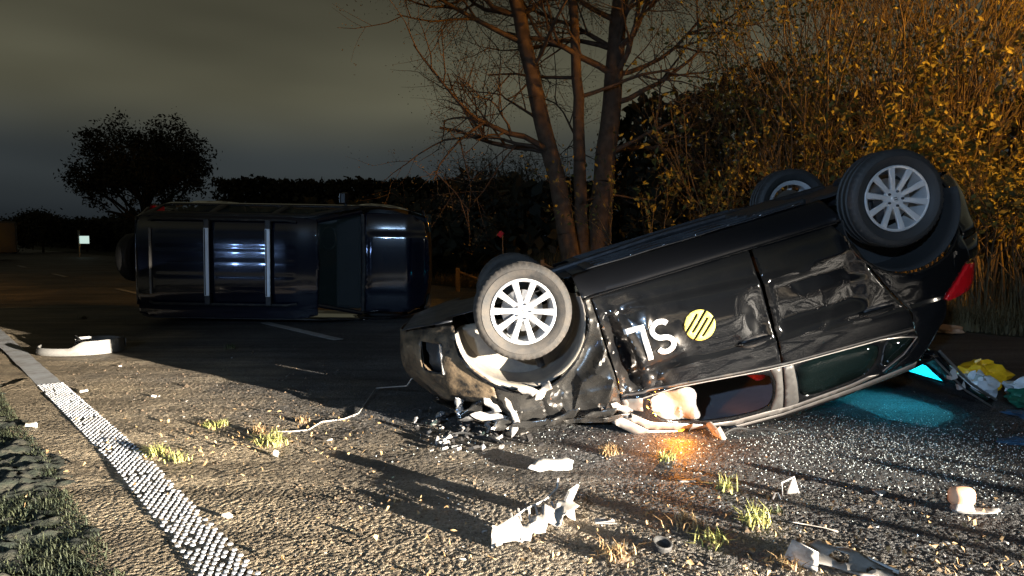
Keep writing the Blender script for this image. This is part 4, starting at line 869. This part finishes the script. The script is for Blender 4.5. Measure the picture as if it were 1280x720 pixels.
for k in range(120):
    px = random.triangular(500, 690, 570); py = random.triangular(512, 572, 540); hz = max(0, (545-py))/260*random.random()
    mname = random.choices(frag_m, [2, 1, 5, 9, 3, 1])[0]
    fragment(gz(px, py, .015+hz), random.uniform(.012, .048), mname, LOOK[mname]+' fragment in the heap under the crushed nose', 'fragments under the crushed nose')
for k in range(110):
    px = random.uniform(120, 1270); py = random.uniform(420, 715)
    if px < 300 and py > 560: continue
    mname = random.choices(frag_m, [4, 1, 3, 3, 4, 1])[0]
    fragment(gz(px, py, .006), random.uniform(.006, .016), mname, 'tiny '+LOOK[mname]+' chip lying loose on the open road', 'plastic chips scattered on the road', .25)
# larger pale chips singled out in the light on the left
for (px, py, s, lbl) in ((105, 491, .035, 'pale clump with a long shadow beside the perforated line'), (192, 497, .026, 'small white chip casting a long shadow on the lit lane'), (38, 535, .05, 'pale lump on the road edge left of the perforated line'), (150, 459, .022, 'white chip on the sandy asphalt below the bumper piece'), (285, 648, .03, 'pale chip right of the perforated line near the bottom'), (345, 570, .04, 'white flake at the foot of the leafy clump on the lane'), (412, 552, .022, 'white flake next to the trailing cable end')):
    b = fmesh[random.randrange(8)]; o = link('stone_chip', b.me('stone_chip', M['chip'], False), None, gz(px, py, s*.2), (random.uniform(-.3, .3), random.uniform(-.3, .3), random.uniform(0, 6))); o.scale = (s, s*.8, s*1.1); tag(o, lbl, 'chip')
# luggage spilled behind the tailgate
def blob(name, at, dims, m, label, cat, seed, rotz=0):
    r = np.random.default_rng(seed); b = MB(); n1, n2 = 14, 24; ph = r.uniform(0, 6, 8)
    for i in range(n1+1):
        for j in range(n2):
            a = math.pi*i/n1; t = 2*math.pi*j/n2
            q = 1+.16*math.sin(3*t+ph[0]+2*a)+.12*math.sin(5*t+ph[1]-3*a)+.10*math.sin(7*a+ph[2]+t)+.07*math.sin(11*t+ph[3]+5*a)
            b.v.append((dims[0]*q*math.sin(a)*math.cos(t), dims[1]*q*math.sin(a)*math.sin(t), max(-dims[2]*.8, dims[2]*q*math.cos(a))+dims[2]*.8))
    b.f = [(i*n2+j, i*n2+(j+1) % n2, (i+1)*n2+(j+1) % n2, (i+1)*n2+j) for i in range(n1) for j in range(n2)]
    o = b.build(name, M[m], None, True, .7); o.location = at; o.rotation_euler = (0, 0, rotz); return tag(o, label, cat)
blob('plastic_bag', Vector((4.15, 5.95, .02)), (.20, .17, .12), 'yellow_bag', 'crumpled bright yellow plastic bag behind the torn-off tailgate', 'bag', 2)
blob('plastic_bag', Vector((3.88, 5.62, .02)), (.20, .13, .10), 'white_bag', 'whitish bag wedged between the tailgate and the yellow bag', 'bag', 3, .5)
blob('plastic_bag', Vector((4.28, 5.55, .01)), (.16, .14, .09), 'white_bag', 'pale bag at the right picture edge below the yellow bag', 'bag', 9, .2)
blob('jacket', Vector((4.12, 5.32, .01)), (.17, .14, .07), 'green_cloth', 'dark green crumpled jacket on the road right of the tailgate', 'jacket', 4)
blob('cloth', Vector((3.35, 4.40, .0)), (.16, .07, .012), 'blue_cloth', 'thin blue-grey sheet lying flat on the glass at the right edge', 'cloth', 6, .3)
blob('cloth', Vector((4.0, 5.0, .0)), (.26, .12, .02), 'blue_cloth', 'flat blue sheet at the foot of the tailgate', 'cloth', 7, -.2)
blob('bundle', gz(1186, 417), (.17, .15, .06), 'peach_plastic', 'pinkish rounded bundle on the dark road beyond the raised tail', 'bundle', 8)
# lamp added in the boot to make the teal glow at the tailgate
BL = Vector((3.34, 5.62, .98))
o = MB().box((0, 0, 0), (.07, .05, .02)).build('added_boot_lamp', M['added_lamp_lens'], CAR, False); o.location = CARI @ BL; bev(o, .006)
spot('added_boot_beam', BL + Vector((-.01, -.02, -.05)), Vector((2.95, 5.35, 0)), 230, (.45, .95, 1.0), 78, .6, .02)

# ------------------------------------------------------------------ glass, crumbs, leaves, grass
def scatter(name, pts, sizes, m, flat=.6, kind='stuff', label=None, cat=None, zoff=0.0):
    n = len(pts); base = np.array([(1, 0, 0), (-.5, .87, 0), (-.5, -.87, 0), (0, 0, 1.0)]); a = rng.uniform(0, 6.28, n); V = np.empty((n, 4, 3)); jit = rng.uniform(.6, 1.3, (n, 4, 3))
    b = base[None]*jit; c, s = np.cos(a)[:, None], np.sin(a)[:, None]
    V[..., 0] = (b[..., 0]*c-b[..., 1]*s)*sizes[:, None]+pts[:, :1]; V[..., 1] = (b[..., 0]*s+b[..., 1]*c)*sizes[:, None]+pts[:, 1:2]; V[..., 2] = b[..., 2]*sizes[:, None]*flat+road_z(pts[:, 0], pts[:, 1])[:, None]+zoff
    i = np.arange(n)[:, None]*4; Fc = np.concatenate([i+np.array([[0, 1, 3]]), i+np.array([[1, 2, 3]]), i+np.array([[2, 0, 3]])], 0)
    o = link(name, fastmesh(name, V.reshape(-1, 3), Fc, M[m], False)); return tag(o, label, cat, None, kind)
gp = np.r_[np.c_[rng.normal(2.55, .55, 3600), rng.normal(4.25, .42, 3600)], np.c_[rng.normal(1.6, .8, 900), rng.normal(4.1, .4, 900)], np.c_[rng.uniform(-.5, 3.2, 260), rng.uniform(2.6, 6, 260)], np.c_[rng.normal(-.2, .35, 160), rng.normal(4.4, .2, 160)]]
scatter('glass_crumbs', gp, rng.uniform(.0018, .0056, len(gp)), 'glass_chip', .9, label='glittering crumbs of broken safety glass strewn over the road', cat='glass')
nn_ = rng.gamma(2.0, .75, 2800)+1.0; ss_ = rng.uniform(1.2, 8.5, 2800); cp_ = np.c_[NN[0]*nn_+D[0]*ss_, NN[1]*nn_+D[1]*ss_]; cp_ = cp_[(cp_[:, 1] > 2.0) & (cp_[:, 1] < 9)]
scatter('soil_crumbs', cp_, rng.gamma(2, .0022, len(cp_))+.0015, 'clod', .8, label='brown soil crumbs thrown over the left lane', cat='soil')
fp_ = np.r_[np.c_[rng.uniform(-1.2, 2.4, 900), rng.uniform(2.2, 3.7, 900)], np.c_[rng.normal(-1.2, .8, 500), rng.normal(4.6, .7, 500)]]
scatter('soil_crumbs', fp_, rng.gamma(2, .0020, len(fp_))+.0015, 'clod', .8, label='brown soil crumbs peppered over the foreground asphalt', cat='soil')
def leaves(name, pts, size, m, label, cat, zmax=.03, kind='stuff'):
    n = len(pts); a = rng.uniform(0, 6.28, n); q = np.array([(-1, 0), (0, .45), (1, 0), (0, -.45)]); s = size*rng.uniform(.5, 1.3, n); V = np.empty((n, 4, 3)); c, sn = np.cos(a)[:, None], np.sin(a)[:, None]
    V[..., 0] = (q[:, 0]*c-q[:, 1]*sn)*s[:, None]+pts[:, :1]; V[..., 1] = (q[:, 0]*sn+q[:, 1]*c)*s[:, None]+pts[:, 1:2]; V[..., 2] = .006+rng.uniform(0, zmax, (n, 4))
    return tag(link(name, fastmesh(name, V.reshape(-1, 3), np.arange(n*4).reshape(n, 4), M[m], False)), label, cat, None, kind)
lp_ = np.r_[np.c_[rng.uniform(-1.0, 2.6, 260), rng.uniform(2.2, 3.4, 260)], np.c_[rng.normal(-1.7, .5, 160), rng.normal(4.4, .35, 160)], np.c_[rng.normal(1.7, .5, 180), rng.normal(2.55, .2, 180)]]
leaves('dry_leaf_litter', lp_, .014, 'dead_leaf', 'dry brown leaf bits scattered over the foreground asphalt', 'leaves')
def blades(pts, hmin, hmax, w, lean=.5, seg=2):
    """curved grass blades: arrays of root points -> vertices, faces"""
    n = len(pts); h = rng.uniform(hmin, hmax, n); a = rng.uniform(0, 6.28, n); l = rng.uniform(.1, lean, n)*h; d = np.c_[np.cos(a), np.sin(a)]; p = np.c_[-d[:, 1], d[:, 0]]*w
    V = np.empty((n, 5, 3))
    for k, t in enumerate((0, .5)):
        c = pts[:, :2]+d*(l*t*t)[:, None]; ww_ = p*(1-.4*t)
        V[:, 2*k, :2] = c-ww_; V[:, 2*k+1, :2] = c+ww_; V[:, 2*k, 2] = pts[:, 2]+h*t; V[:, 2*k+1, 2] = pts[:, 2]+h*t
    V[:, 4, :2] = pts[:, :2]+d*l[:, None]; V[:, 4, 2] = pts[:, 2]+h*(1-.3*l/h)
    i = np.arange(n)[:, None]*5; T = np.concatenate([i+np.array([[0, 1, 3]]), i+np.array([[0, 3, 2]]), i+np.array([[2, 3, 4]])], 0)
    return V.reshape(-1, 3), T
def tuft(px, py, r, h, n, m, label):
    x, y = gpx(px, py); pts = np.c_[rng.normal(0, r*.35, n), rng.normal(0, r*.35, n), np.full(n, .002)]; V, T = blades(pts, h*.3, h, .0032, 1.6)
    o = link('grass_tuft', fastmesh('grass_tuft', V, T, M[m], False), None, (x, y, 0)); tag(o, label, 'grass', 'torn grass tufts on the road')
    # clod of earth at the root
    b = MB(); 
    for i in range(5):
        for j in range(8):
            a = math.pi*.5*i/4; t = 2*math.pi*j/8; q = r*.55*random.uniform(.7, 1.15); b.v.append((q*math.cos(a)*math.cos(t), q*math.cos(a)*math.sin(t), q*.45*math.sin(a)))
    b.f = [(i*8+j, i*8+(j+1) % 8, (i+1)*8+(j+1) % 8, (i+1)*8+j) for i in range(4) for j in range(8)]
    b.build('root_clod', M['clod'], o, True, .3)
TS = 1.35
for a in ((196, 570, .07, .08, 60, 'tuft_grass', 'bright torn grass tuft right beside the perforated line'), (222, 577, .05, .06, 40, 'tuft_grass', 'smaller torn grass tuft right of the brightest one by the line'), (341, 556, .09, .09, 70, 'tuft_grass', 'bushy torn clump with a white flake in the middle of the lane'), (322, 542, .06, .06, 40, 'dead_leaf', 'brown dead clump just behind the bushy torn clump'), (262, 535, .04, .05, 30, 'tuft_grass', 'small green tuft left of the dark shadow on the lane'), (278, 533, .05, .05, 36, 'tuft_grass', 'small leafy tuft with a white tip on the lane'), (377, 528, .05, .05, 30, 'dead_leaf', 'brown clump left of the trailing cable'), (289, 436, .07, .08, 40, 'green_grass', 'green tuft in the shade in front of the off-roader'), (762, 568, .06, .06, 60, 'dead_leaf', 'straw-coloured tuft left of the orange glow'), (832, 575, .05, .07, 40, 'tuft_grass', 'tuft standing in the orange glow'), (907, 613, .05, .08, 44, 'tuft_grass', 'upright tuft below the mirror stub'), (944, 655, .07, .09, 60, 'tuft_grass', 'yellow-green tuft beside the flat pale shard'), (972, 642, .03, .04, 20, 'green_grass', 'tiny green tuft in the shadow by the flat shard'), (856, 657, .08, .06, 60, 'dead_leaf', 'dead brown clump in the middle foreground'), (890, 680, .06, .06, 40, 'tuft_grass', 'low tuft right of the rubber ring'), (770, 696, .08, .06, 60, 'dead_leaf', 'leafy brown clump near the bottom edge'), (985, 708, .06, .06, 50, 'dead_leaf', 'brown clump at the bottom edge left of the lamp housing'), (105, 398, .06, .07, 30, 'green_grass', 'small tuft behind the pale bumper piece')):
    tuft(a[0], a[1], a[2]*TS, a[3]*TS, int(a[4]*1.5), a[5], a[6])
# grass on both verges
k = 42000; n1 = .62-rng.gamma(1.2, .32, k); s1 = rng.uniform(1.5, 12, k); gx_ = np.c_[NN[0]*n1+D[0]*s1, NN[1]*n1+D[1]*s1, np.full(k, -.01)]
gx_ = gx_[(vnoise(gx_[:, 0]*2.5, gx_[:, 1]*2.5, 77) > .18)]
V, T = blades(gx_, .012, .05, .0022, 2.0); tag(link('near_verge_grass', fastmesh('near_verge_grass', V, T, M['verge_blade'], False)), 'dark short grass on the soil edge at the lower left', 'grass', kind='stuff')
k = 30000; n1 = 11.3+rng.gamma(1.3, 1.0, k); s1 = rng.uniform(-9, 16, k); gx_ = np.c_[NN[0]*n1+D[0]*s1, NN[1]*n1+D[1]*s1, np.full(k, -.01)]
V, T = blades(gx_, .08, .40, .008, .9); tag(link('far_verge_grass', fastmesh('far_verge_grass', V, T, M['dry_grass'], False)), 'rough grass along the far edge of the road', 'grass', kind='stuff')
k = 2600; n1 = 12.6+rng.gamma(1.5, 1.2, k); s1 = rng.uniform(-8, 14, k); gx_ = np.c_[NN[0]*n1+D[0]*s1, NN[1]*n1+D[1]*s1, np.full(k, -.01)]
V, T = blades(gx_, .6, 1.5, .006, .5); tag(link('reed_stalks', fastmesh('reed_stalks', V, T, M['dry_grass'], False)), 'tall dry stalks below the bare trees', 'grass', kind='stuff')

# ------------------------------------------------------------------ trees and shrubs
def segs_mesh(name, S, m, n=5):
    """S: list of (p0, p1, r0, r1) -> tapered prisms"""
    S_ = np.array([(*a, *b, c, d) for a, b, c, d in S], float); A = S_[:, :3]; B_ = S_[:, 3:6]; t = B_-A; t /= np.linalg.norm(t, axis=1, keepdims=True)+1e-9
    up = np.where(np.abs(t[:, 2:]) > .9, np.array([[1., 0, 0]]), np.array([[0, 0, 1.]])); u = np.cross(t, up); u /= np.linalg.norm(u, axis=1, keepdims=True); v = np.cross(t, u); V = []
    for P_, r in ((A, S_[:, 6]), (B_, S_[:, 7])):
        for k in range(n):
            a = 2*math.pi*k/n; V.append(P_+(u*math.cos(a)+v*math.sin(a))*r[:, None])
    V = np.stack(V, 1); i = np.arange(len(S))[:, None]*(2*n)
    Fc = np.concatenate([i+np.array([[k, (k+1) % n, n+(k+1) % n, n+k]]) for k in range(n)], 0)
    return fastmesh(name, V.reshape(-1, 3), Fc, M[m], True)
def branch(S, tips, p, d, L, r, lvl, rnd, spread, up, seg=5, kids=(3, 5), taper=.55, wob=.22):
    pts = [np.array(p, float)]; d = np.array(d, float); d /= np.linalg.norm(d)
    for i in range(seg):
        d = d+rnd.normal(0, wob, 3)*(.6 if lvl else .35)+np.array([0, 0, up]); d /= np.linalg.norm(d); q = pts[-1]+d*L/seg
        r0 = r*(1-(1-taper)*i/seg); r1 = r*(1-(1-taper)*(i+1)/seg); S.append((pts[-1], q, r0, r1)); pts.append(q)
        if lvl == 0: tips.append((q, d.copy()))
    if lvl <= 0: return
    for _ in range(rnd.integers(*kids)):
        t = rnd.uniform(.3, 1.0); k = min(seg-1, int(t*seg)); o = pts[k]+(pts[k+1]-pts[k])*(t*seg-k)
        a = rnd.normal(0, 1, 3); dd = pts[k+1]-pts[k]; dd /= np.linalg.norm(dd); a -= dd*a.dot(dd); a /= np.linalg.norm(a)+1e-9
        branch(S, tips, o, dd*math.cos(spread)+a*math.sin(spread), L*rnd.uniform(.5, .75), r*rnd.uniform(.35, .5), lvl-1, rnd, spread, up, max(3, seg-1), kids, .4, wob)
def leaf_mesh(name, tips, per, spreadr, size, m, rnd):
    P_ = np.array([t[0] for t in tips]); P_ = np.repeat(P_, per, 0)+rnd.normal(0, spreadr, (len(tips)*per, 3)); n = len(P_)
    a = rnd.normal(0, 1, (n, 3)); a /= np.linalg.norm(a, axis=1, keepdims=True); b = np.cross(a, rnd.normal(0, 1, (n, 3))); b /= np.linalg.norm(b, axis=1, keepdims=True); s = (size*rnd.uniform(.5, 1.4, n))[:, None]
    V = np.stack([P_-a*s, P_+b*s*.45, P_+a*s, P_-b*s*.45], 1); return fastmesh(name, V.reshape(-1, 3), np.arange(4*n).reshape(n, 4), M[m], False)
# three big bare trunks in the middle
rnd = np.random.default_rng(11)
def at(px, Y): return (px-640)/F*Y
for (bx, tx, Y, r, Lh, lbl, sd) in ((722, 640, 19.0, .28, 10.5, 'leaning bare tree trunk, leftmost of the three large ones', 1), (731, 715, 19.6, .22, 8.5, 'short straight trunk between the two tall bare trees', 2), (744, 772, 20.2, .36, 11, 'thickest bare tree trunk, lit orange on its right flank', 3)):
    t = empty('bare_tree', (at(bx, Y), Y, -.05), label=lbl, cat='tree', group='bare trees beyond the road')
    rnd = np.random.default_rng(100+sd); S = []; tips = []; d = np.array([at(tx, Y)-at(bx, Y), .3, Lh*.8]); d /= np.linalg.norm(d); p = np.zeros(3); T_ = []; n = 14; pts = [p]
    for i in range(n):
        f = i/n; dd = d+rnd.normal(0, .035, 3); q = pts[-1]+dd*Lh/n; T_.append((pts[-1], q, r*(1.25 if i == 0 else 1-.45*f), r*(1-.45*(f+1/n)))); pts.append(q)
    link('trunk', segs_mesh('trunk', T_, 'bark', 12), t)
    for i in range(16 if sd != 2 else 5):
        f = rnd.uniform(.30, 1.0); k = min(n-1, int(f*n)); a = rnd.uniform(0, 6.28); branch(S, tips, pts[k], (math.cos(a), math.sin(a)*.6, .35), rnd.uniform(2.2, 4.2), r*rnd.uniform(.18, .34), 3, rnd, .85, .02, 6, (3, 6), .45, .25)
    link('limbs', segs_mesh('limbs', S, 'bark', 4), t)
    link('crown', leaf_mesh('crown', tips, 4, .14, .026, 'dry_grass', rnd), t)
# tree on the left skyline and the smaller ones along the road
def crown_tree(name, px, Y, hgt, wid, lbl, sd, m='dark_leaf', per=5, leaf=.11, grp='trees on the left skyline', stems=1):
    rnd = np.random.default_rng(sd); t = empty(name, (at(px, Y), Y, -.05), label=lbl, cat='tree', group=grp); S = []; tips = []; T_ = []; th = hgt*.35; r = hgt*.028
    pts = [np.zeros(3)]
    for i in range(6):
        q = pts[-1]+np.array([rnd.normal(0, .04)*th/6, rnd.normal(0, .04)*th/6, th/6]); T_.append((pts[-1], q, r*(1-.06*i), r*(1-.06*(i+1)))); pts.append(q)
    link('trunk', segs_mesh('trunk', T_, 'far_bark', 8), t)
    for i in range(24):
        a = 6.28*i/24*2+rnd.normal(0, .3); k = rnd.integers(2, 7); el = rnd.uniform(.1, 1.4)
        L = (wid*.5*math.cos(el)+ (hgt-th)*.8*math.sin(el))*rnd.uniform(.44, .62)
        branch(S, tips, pts[k], (math.cos(a)*math.cos(el), math.sin(a)*math.cos(el), math.sin(el)), L, r*.42, 3, rnd, .62, .02, 5, (3, 5), .45, .2)
    ins = lambda q: (q[0]**2+q[1]**2)/(wid*.5)**2 + ((q[2]-.60*hgt)/(.40*hgt))**2 < 1+.25*math.sin(3.1*q[0]+1.7*q[2])
    S = [q for q in S if ins(q[1])]; tips = [q for q in tips if ins(q[0])]
    link('limbs', segs_mesh('limbs', S, 'far_bark', 4), t); link('crown', leaf_mesh('crown', tips, per, .22, leaf, m, rnd), t)
crown_tree('broadleaf_tree', 186, 46, 10.9, 8.8, 'large round-crowned tree on the skyline behind the off-roader', 41, per=11, leaf=.12)
crown_tree('roadside_tree', 55, 60, 3.6, 4.4, 'dark bushy tree low on the skyline left of the large round one', 42, per=4, leaf=.14)
crown_tree('roadside_tree', 18, 55, 2.8, 4.0, 'dark low tree at the left picture edge', 43, per=4, leaf=.14)
crown_tree('roadside_tree', 110, 62, 3.0, 4.4, 'dark low tree just left of the large round one', 45, per=4, leaf=.14)
crown_tree('roadside_tree', 600, 34, 7.0, 5.5, 'thin dim tree left of the three large trunks', 47, m='dry_grass', per=1, leaf=.06, grp='thin trees by the trunks')
crown_tree('roadside_tree', 655, 30, 6.5, 4, 'thin dim tree just left of the leaning trunk', 49, m='dry_grass', per=1, leaf=.06, grp='thin trees by the trunks')
crown_tree('roadside_tree', 820, 27, 7.5, 5, 'thin dim tree right of the thick trunk', 50, m='dry_grass', per=1, leaf=.06, grp='thin trees by the trunks')
# distant hedges and wood as dark masses of leaf clumps
def mass(name, pts, size, m, label, cat):
    n = len(pts); a = rng.normal(0, 1, (n, 3)); a /= np.linalg.norm(a, axis=1, keepdims=True); b = np.cross(a, rng.normal(0, 1, (n, 3))); b /= np.linalg.norm(b, axis=1, keepdims=True); s = (size*rng.uniform(.5, 1.5, n))[:, None]
    V = np.stack([pts-a*s, pts+b*s*.6, pts+a*s, pts-b*s*.6], 1); return tag(link(name, fastmesh(name, V.reshape(-1, 3), np.arange(4*n).reshape(n, 4), M[m], False)), label, cat, None, 'stuff')
n = 60000; x = rng.uniform(-30, 45, n); y = 68+rng.uniform(0, 5, n); top = 6.6+.5*vnoise(x*.5, x*0, 3)+.5*vnoise(x*2, x*0, 6); mass('distant_wood', np.c_[x, y, rng.uniform(0, 1, n)**.8*top], .26, 'dark_leaf', 'long dark wood closing the view behind the wrecks', 'wood')
n = 14000; s1 = rng.uniform(22, 130, n); n1 = -3.2-rng.uniform(0, 3, n); top = 2.6+1.6*vnoise(s1*.25, s1*0, 13)+.6*vnoise(s1, s1*0, 14)
mass('roadside_hedge', np.c_[NN[0]*n1+D[0]*s1, NN[1]*n1+D[1]*s1, rng.uniform(0, 1, n)*top], .28, 'dark_leaf', 'black hedge line along the left road side', 'hedge')
n = 16000; s1 = rng.uniform(16, 120, n); n1 = 13+rng.uniform(0, 4, n)+s1*.02; top = 2.2+1.2*vnoise(s1*.3, s1*0, 17)+.5*vnoise(s1, s1*0, 18)
mass('far_hedge', np.c_[NN[0]*n1+D[0]*s1, NN[1]*n1+D[1]*s1, rng.uniform(0, 1, n)*top], .26, 'dark_leaf', 'dark hedge along the far road side behind the off-roader', 'hedge')
n = 22000; x = rng.uniform(4, 34, n); y = 22+rng.uniform(0, 5, n)+.1*x; top = 5+3.5*vnoise(x*.35, x*0, 23)
mass('thicket', np.c_[x, y, rng.uniform(0, 1, n)*top], .20, 'dark_leaf', 'dark thicket filling the ground behind the orange-lit shrubs', 'thicket')
# orange-lit shrubs at the right
def shrub(px, Y, hgt, lbl, sd, stems=9, per=3, lean=.30, leaf=.060, kids=(3, 6)):
    rnd = np.random.default_rng(sd); t = empty('leafy_shrub', (at(px, Y), Y, -.05), label=lbl, cat='shrub', group='shrubs lit orange beyond the tail'); tips = []
    for i in range(stems):
        S = []; a = rnd.uniform(0, 6.28); branch(S, tips, (rnd.normal(0, .25), rnd.normal(0, .25), 0), (lean*math.cos(a), lean*math.sin(a), 1), hgt*rnd.uniform(.6, 1.0), .018+.006*hgt*.4, 2, rnd, .55, .05, 9, kids, .35, .10)
        link('stem', segs_mesh('stem', S, 'twig', 4), t)
    T3 = np.array([q[0] for q in tips])+np.array([at(px, Y), Y, 0]); kk = vnoise(T3[:, 0]*1.7+T3[:, 1]*.9, T3[:, 2]*1.7+7, 91)+.35*vnoise(T3[:, 0]*5, T3[:, 2]*5, 92) > rnd.uniform(.52, .74)
    tips = [q for q, z_ in zip(tips, kk) if z_]; leaf = leaf*rnd.uniform(.75, 1.35)
    link('foliage', leaf_mesh('foliage', tips, max(2, per-1), .085, leaf, 'spring_leaf', rnd), t)
for a in ((842, 13.2, 2.4, 'sparse leaning shrub with few leaves left of the raised rear wheels', 201, 4, 2, .55, .04, (3, 5)), (915, 14.0, 3.6, 'slim shrub behind the far rear wheel', 202, 6, 3, .35), (968, 15.0, 5.6, 'tall shrub rising behind the far rear wheel', 203, 8, 3, .3), (1040, 14.2, 6.6, 'tall dense shrub above the near rear wheel', 204, 10, 4, .28), (1110, 15.0, 7.2, 'tallest shrub right above the near rear wheel', 205, 11, 4, .28), (1175, 13.6, 6.4, 'dense shrub right of the raised tail', 206, 11, 4, .28), (1235, 14.8, 7.4, 'tall shrub in the upper right corner', 207, 11, 4, .28), (1290, 13.4, 6.0, 'dense shrub cut by the right picture edge', 208, 10, 4, .28), (1215, 12.4, 3.0, 'low brush right behind the tail light', 209, 12, 4, .5), (1120, 12.6, 2.6, 'low brush behind the near rear wheel', 210, 10, 4, .5), (1000, 13.0, 2.4, 'low brush between the two rear wheels', 211, 9, 3, .5), (1270, 12.2, 2.8, 'low brush at the right picture edge', 212, 10, 4, .5), (1010, 17.5, 8.0, 'tall loose shrub in the second row', 213, 9, 4, .3), (1150, 18.0, 8.6, 'highest shrub of the second row', 214, 9, 4, .3), (1260, 18.0, 8.6, 'second-row shrub at the right', 215, 9, 4, .3), (900, 19.0, 7.0, 'dim second-row shrub right of the bare trees', 216, 7, 3, .3)):
    shrub(*a)
# fence posts below the trees
for (px, Y, h_, lbl) in ((572, 17.0, .62, 'short wooden fence post left of the bare trees'), (678, 18.0, .8, 'grey fence post at the foot of the leaning trunk'), (802, 17.0, 1.15, 'reddish fence post right of the bare trees')):
    f = empty('fence_post', (at(px, Y), Y, -.05), label=lbl, cat='post', group='fence posts beyond the road')
    bev(MB().box((0, 0, h_/2), (.11, .11, h_), taper=.92).build('post', M['wood_post'], f, False), .012)
    MB().tube([(.05, 0, h_*.85), (.5, .1, h_*.55), (.9, .15, h_*.42)], .03, 6).build('stay', M['wood_post'], f)
MB_ = MB(); MB_.tube([(0, 0, 0), (.02, 0, .8), (.0, 0, 1.5)], .012, 6); fp = empty('marker_pole', (at(628, 18.5), 18.5, 0), label='thin pole with a reddish tip left of the bare trees', cat='pole')
MB_.build('pole', M['wood_post'], fp); bev(MB().box((-.05, 0, 1.42), (.14, .03, .16), Matrix.Rotation(.6, 3, 'Y')).build('tip', M['red_cloth'], fp, False), .01)
# reflective sign with its brightness emitted, and trailer on the left
sg = empty('road_sign', (*gpx(107, 321), 0), label='small bright white marker sign on a post at the far left', cat='sign')
d_ = math.hypot(*gpx(107, 321)); k_ = d_/F
MB().tube([(-6*k_, 0, 0), (-6*k_, 0, 28*k_)], 1.1*k_, 6).build('post', M['galvanised'], sg); bev(MB().box((0, -.05, 18*k_), (10*k_, .05, 8*k_)).build('panel', M['sign_glow'], sg, False), .02)
x_, y_ = gpx(-22, 325); tr = empty('parked_trailer', (x_, y_, 0), label='pale grey box trailer cut by the left picture edge', cat='trailer', rot=(0, 0, R_(43)))
k_ = y_/F; bev(MB().box((0, 0, 28*k_), (3.2, 2.0, 40*k_)).build('box_body', M['trailer_side'], tr, False), .1)
for s in (-1, 1): MB().lathe([(.001, -.1), (.25, -.1), (.36, -.08), (.36, .08), (.001, .1)], 20, 'y').build('wheel', M['rubber'], tr, loc=(.2, s*.8, .36))

# ------------------------------------------------------------------ lamp fixtures outside the frame
def tripod(name, loc, aim, w, hgt, m, label, group=None):
    t = empty(name, (loc.x, loc.y, 0), label=label, cat='floodlight', group=group); d = (aim-loc); yaw = math.atan2(d.y, d.x)
    for k in range(3):
        a = yaw+math.pi/3+k*2*math.pi/3; MB().tube([(0, 0, loc.z*.55), (.45*math.cos(a), .45*math.sin(a), 0)], .014, 6).build('leg', M['black_plastic'], t)
    back = -d.normalized()*.16
    MB().tube([(0, 0, loc.z*.5), (back.x, back.y, loc.z-.02)], .018, 8).build('pole', M['galvanised'], t)
    hd = MB().box((-.16, 0, 0), (.08, w, hgt)).build('lamp_head', M['black_plastic'], t, False); hd.location = (0, 0, loc.z); hd.rotation_euler = (0, 0, yaw); bev(hd, .01)
    le = MB().box((-.118, 0, 0), (.004, w*.86, hgt*.8)).build('lens', M[m], hd, False)
tripod('floodlight', FLOOD, FLOOD_AIM, .42, .28, 'led_white', 'tripod floodlight behind the camera on the right')
tripod('floodlight', FILL, FILL_AIM, .40, .22, 'led_white', 'tripod floodlight behind the camera on the left')
sl_ = empty('street_lamp', (STREET.x+.9, STREET.y+.3, 0), label='sodium street lamp right of the picture', cat='street lamp')
MB().tube([(0, 0, 0), (0, 0, 6.2), (-.2, -.07, 6.5), (-.55, -.18, 6.6)], [.08, .05, .04, .035], 10).build('pole', M['galvanised'], sl_)
hd = MB().box((-.85, -.28, 6.58), (.5, .2, .12)).build('lamp_head', M['galvanised'], sl_, False); bev(hd, .03)
MB().box((-.9, -.3, 6.505), (.34, .16, .02)).build('lamp_glass', M['sodium'], hd, False)
for (x, y, z) in ((-9.6, -3.0, .98), (-8.6, -3.0, 1.04)):
    b = empty('warning_beacon', (x, y, 0), label='blue warning beacon on a stand behind the camera', cat='beacon', group='blue warning beacons')
    MB().tube([(0, 0, 0), (0, 0, z-.07)], .02, 8).build('stand', M['black_plastic'], b); MB().lathe([(.12, 0), (.14, .02), (.001, .03)], 16, 'z').build('foot', M['black_plastic'], b)
    MB().lathe([(.001, -.09), (.085, -.08), (.095, .0), (.08, .08), (.001, .10)], 20, 'z').build('lamp', M['led_blue'], b, loc=(0, 0, z))
for (q, p_, sc_) in ((1.55, -4.6, 1.25), (2.0, -5.6, 1.6), (2.55, -4.4, 1.2), (3.0, -6.4, 1.75), (3.55, -5.0, 1.2), (4.05, -6.0, 1.5), (1.1, -5.2, 1.4), (2.3, -7.5, 1.9)):  # unseen cones added to throw shadow streaks across the foreground
    c = empty('shadow_cone', (.61*q-.79*p_, .79*q+.61*p_, 0), label='rubber traffic cone behind the camera on the right', cat='cone', group='traffic cones behind the camera'); c.scale = (sc_*.8, sc_*.8, sc_)
    MB().lathe([(.14, .03), (.03, .5), (.028, .5), (.001, .49)], 20, 'z').build('cone', M['grey_plastic'], c); bev(MB().box((0, 0, .016), (.36, .36, .032)).build('base', M['rubber'], c, False), .01)
for k in range(9):  # unseen stakes added to throw thinner shadow streaks
    q = 1.2+.42*k+random.uniform(-.1, .1); p_ = random.uniform(-6.5, -4.6); h_ = random.uniform(.5, .85)
    c = empty('shadow_stake', (.61*q-.79*p_, .79*q+.61*p_, 0), label='thin cordon stake behind the camera on the right', cat='stake', group='cordon stakes behind the camera')
    MB().tube([(0, 0, 0), (.02, 0, h_)], .022, 8).build('rod', M['wood_post'], c); MB().box((.02, 0, h_*.9), (.05, .05, .05)).build('stake_knob', M['white_plastic'], c, False)
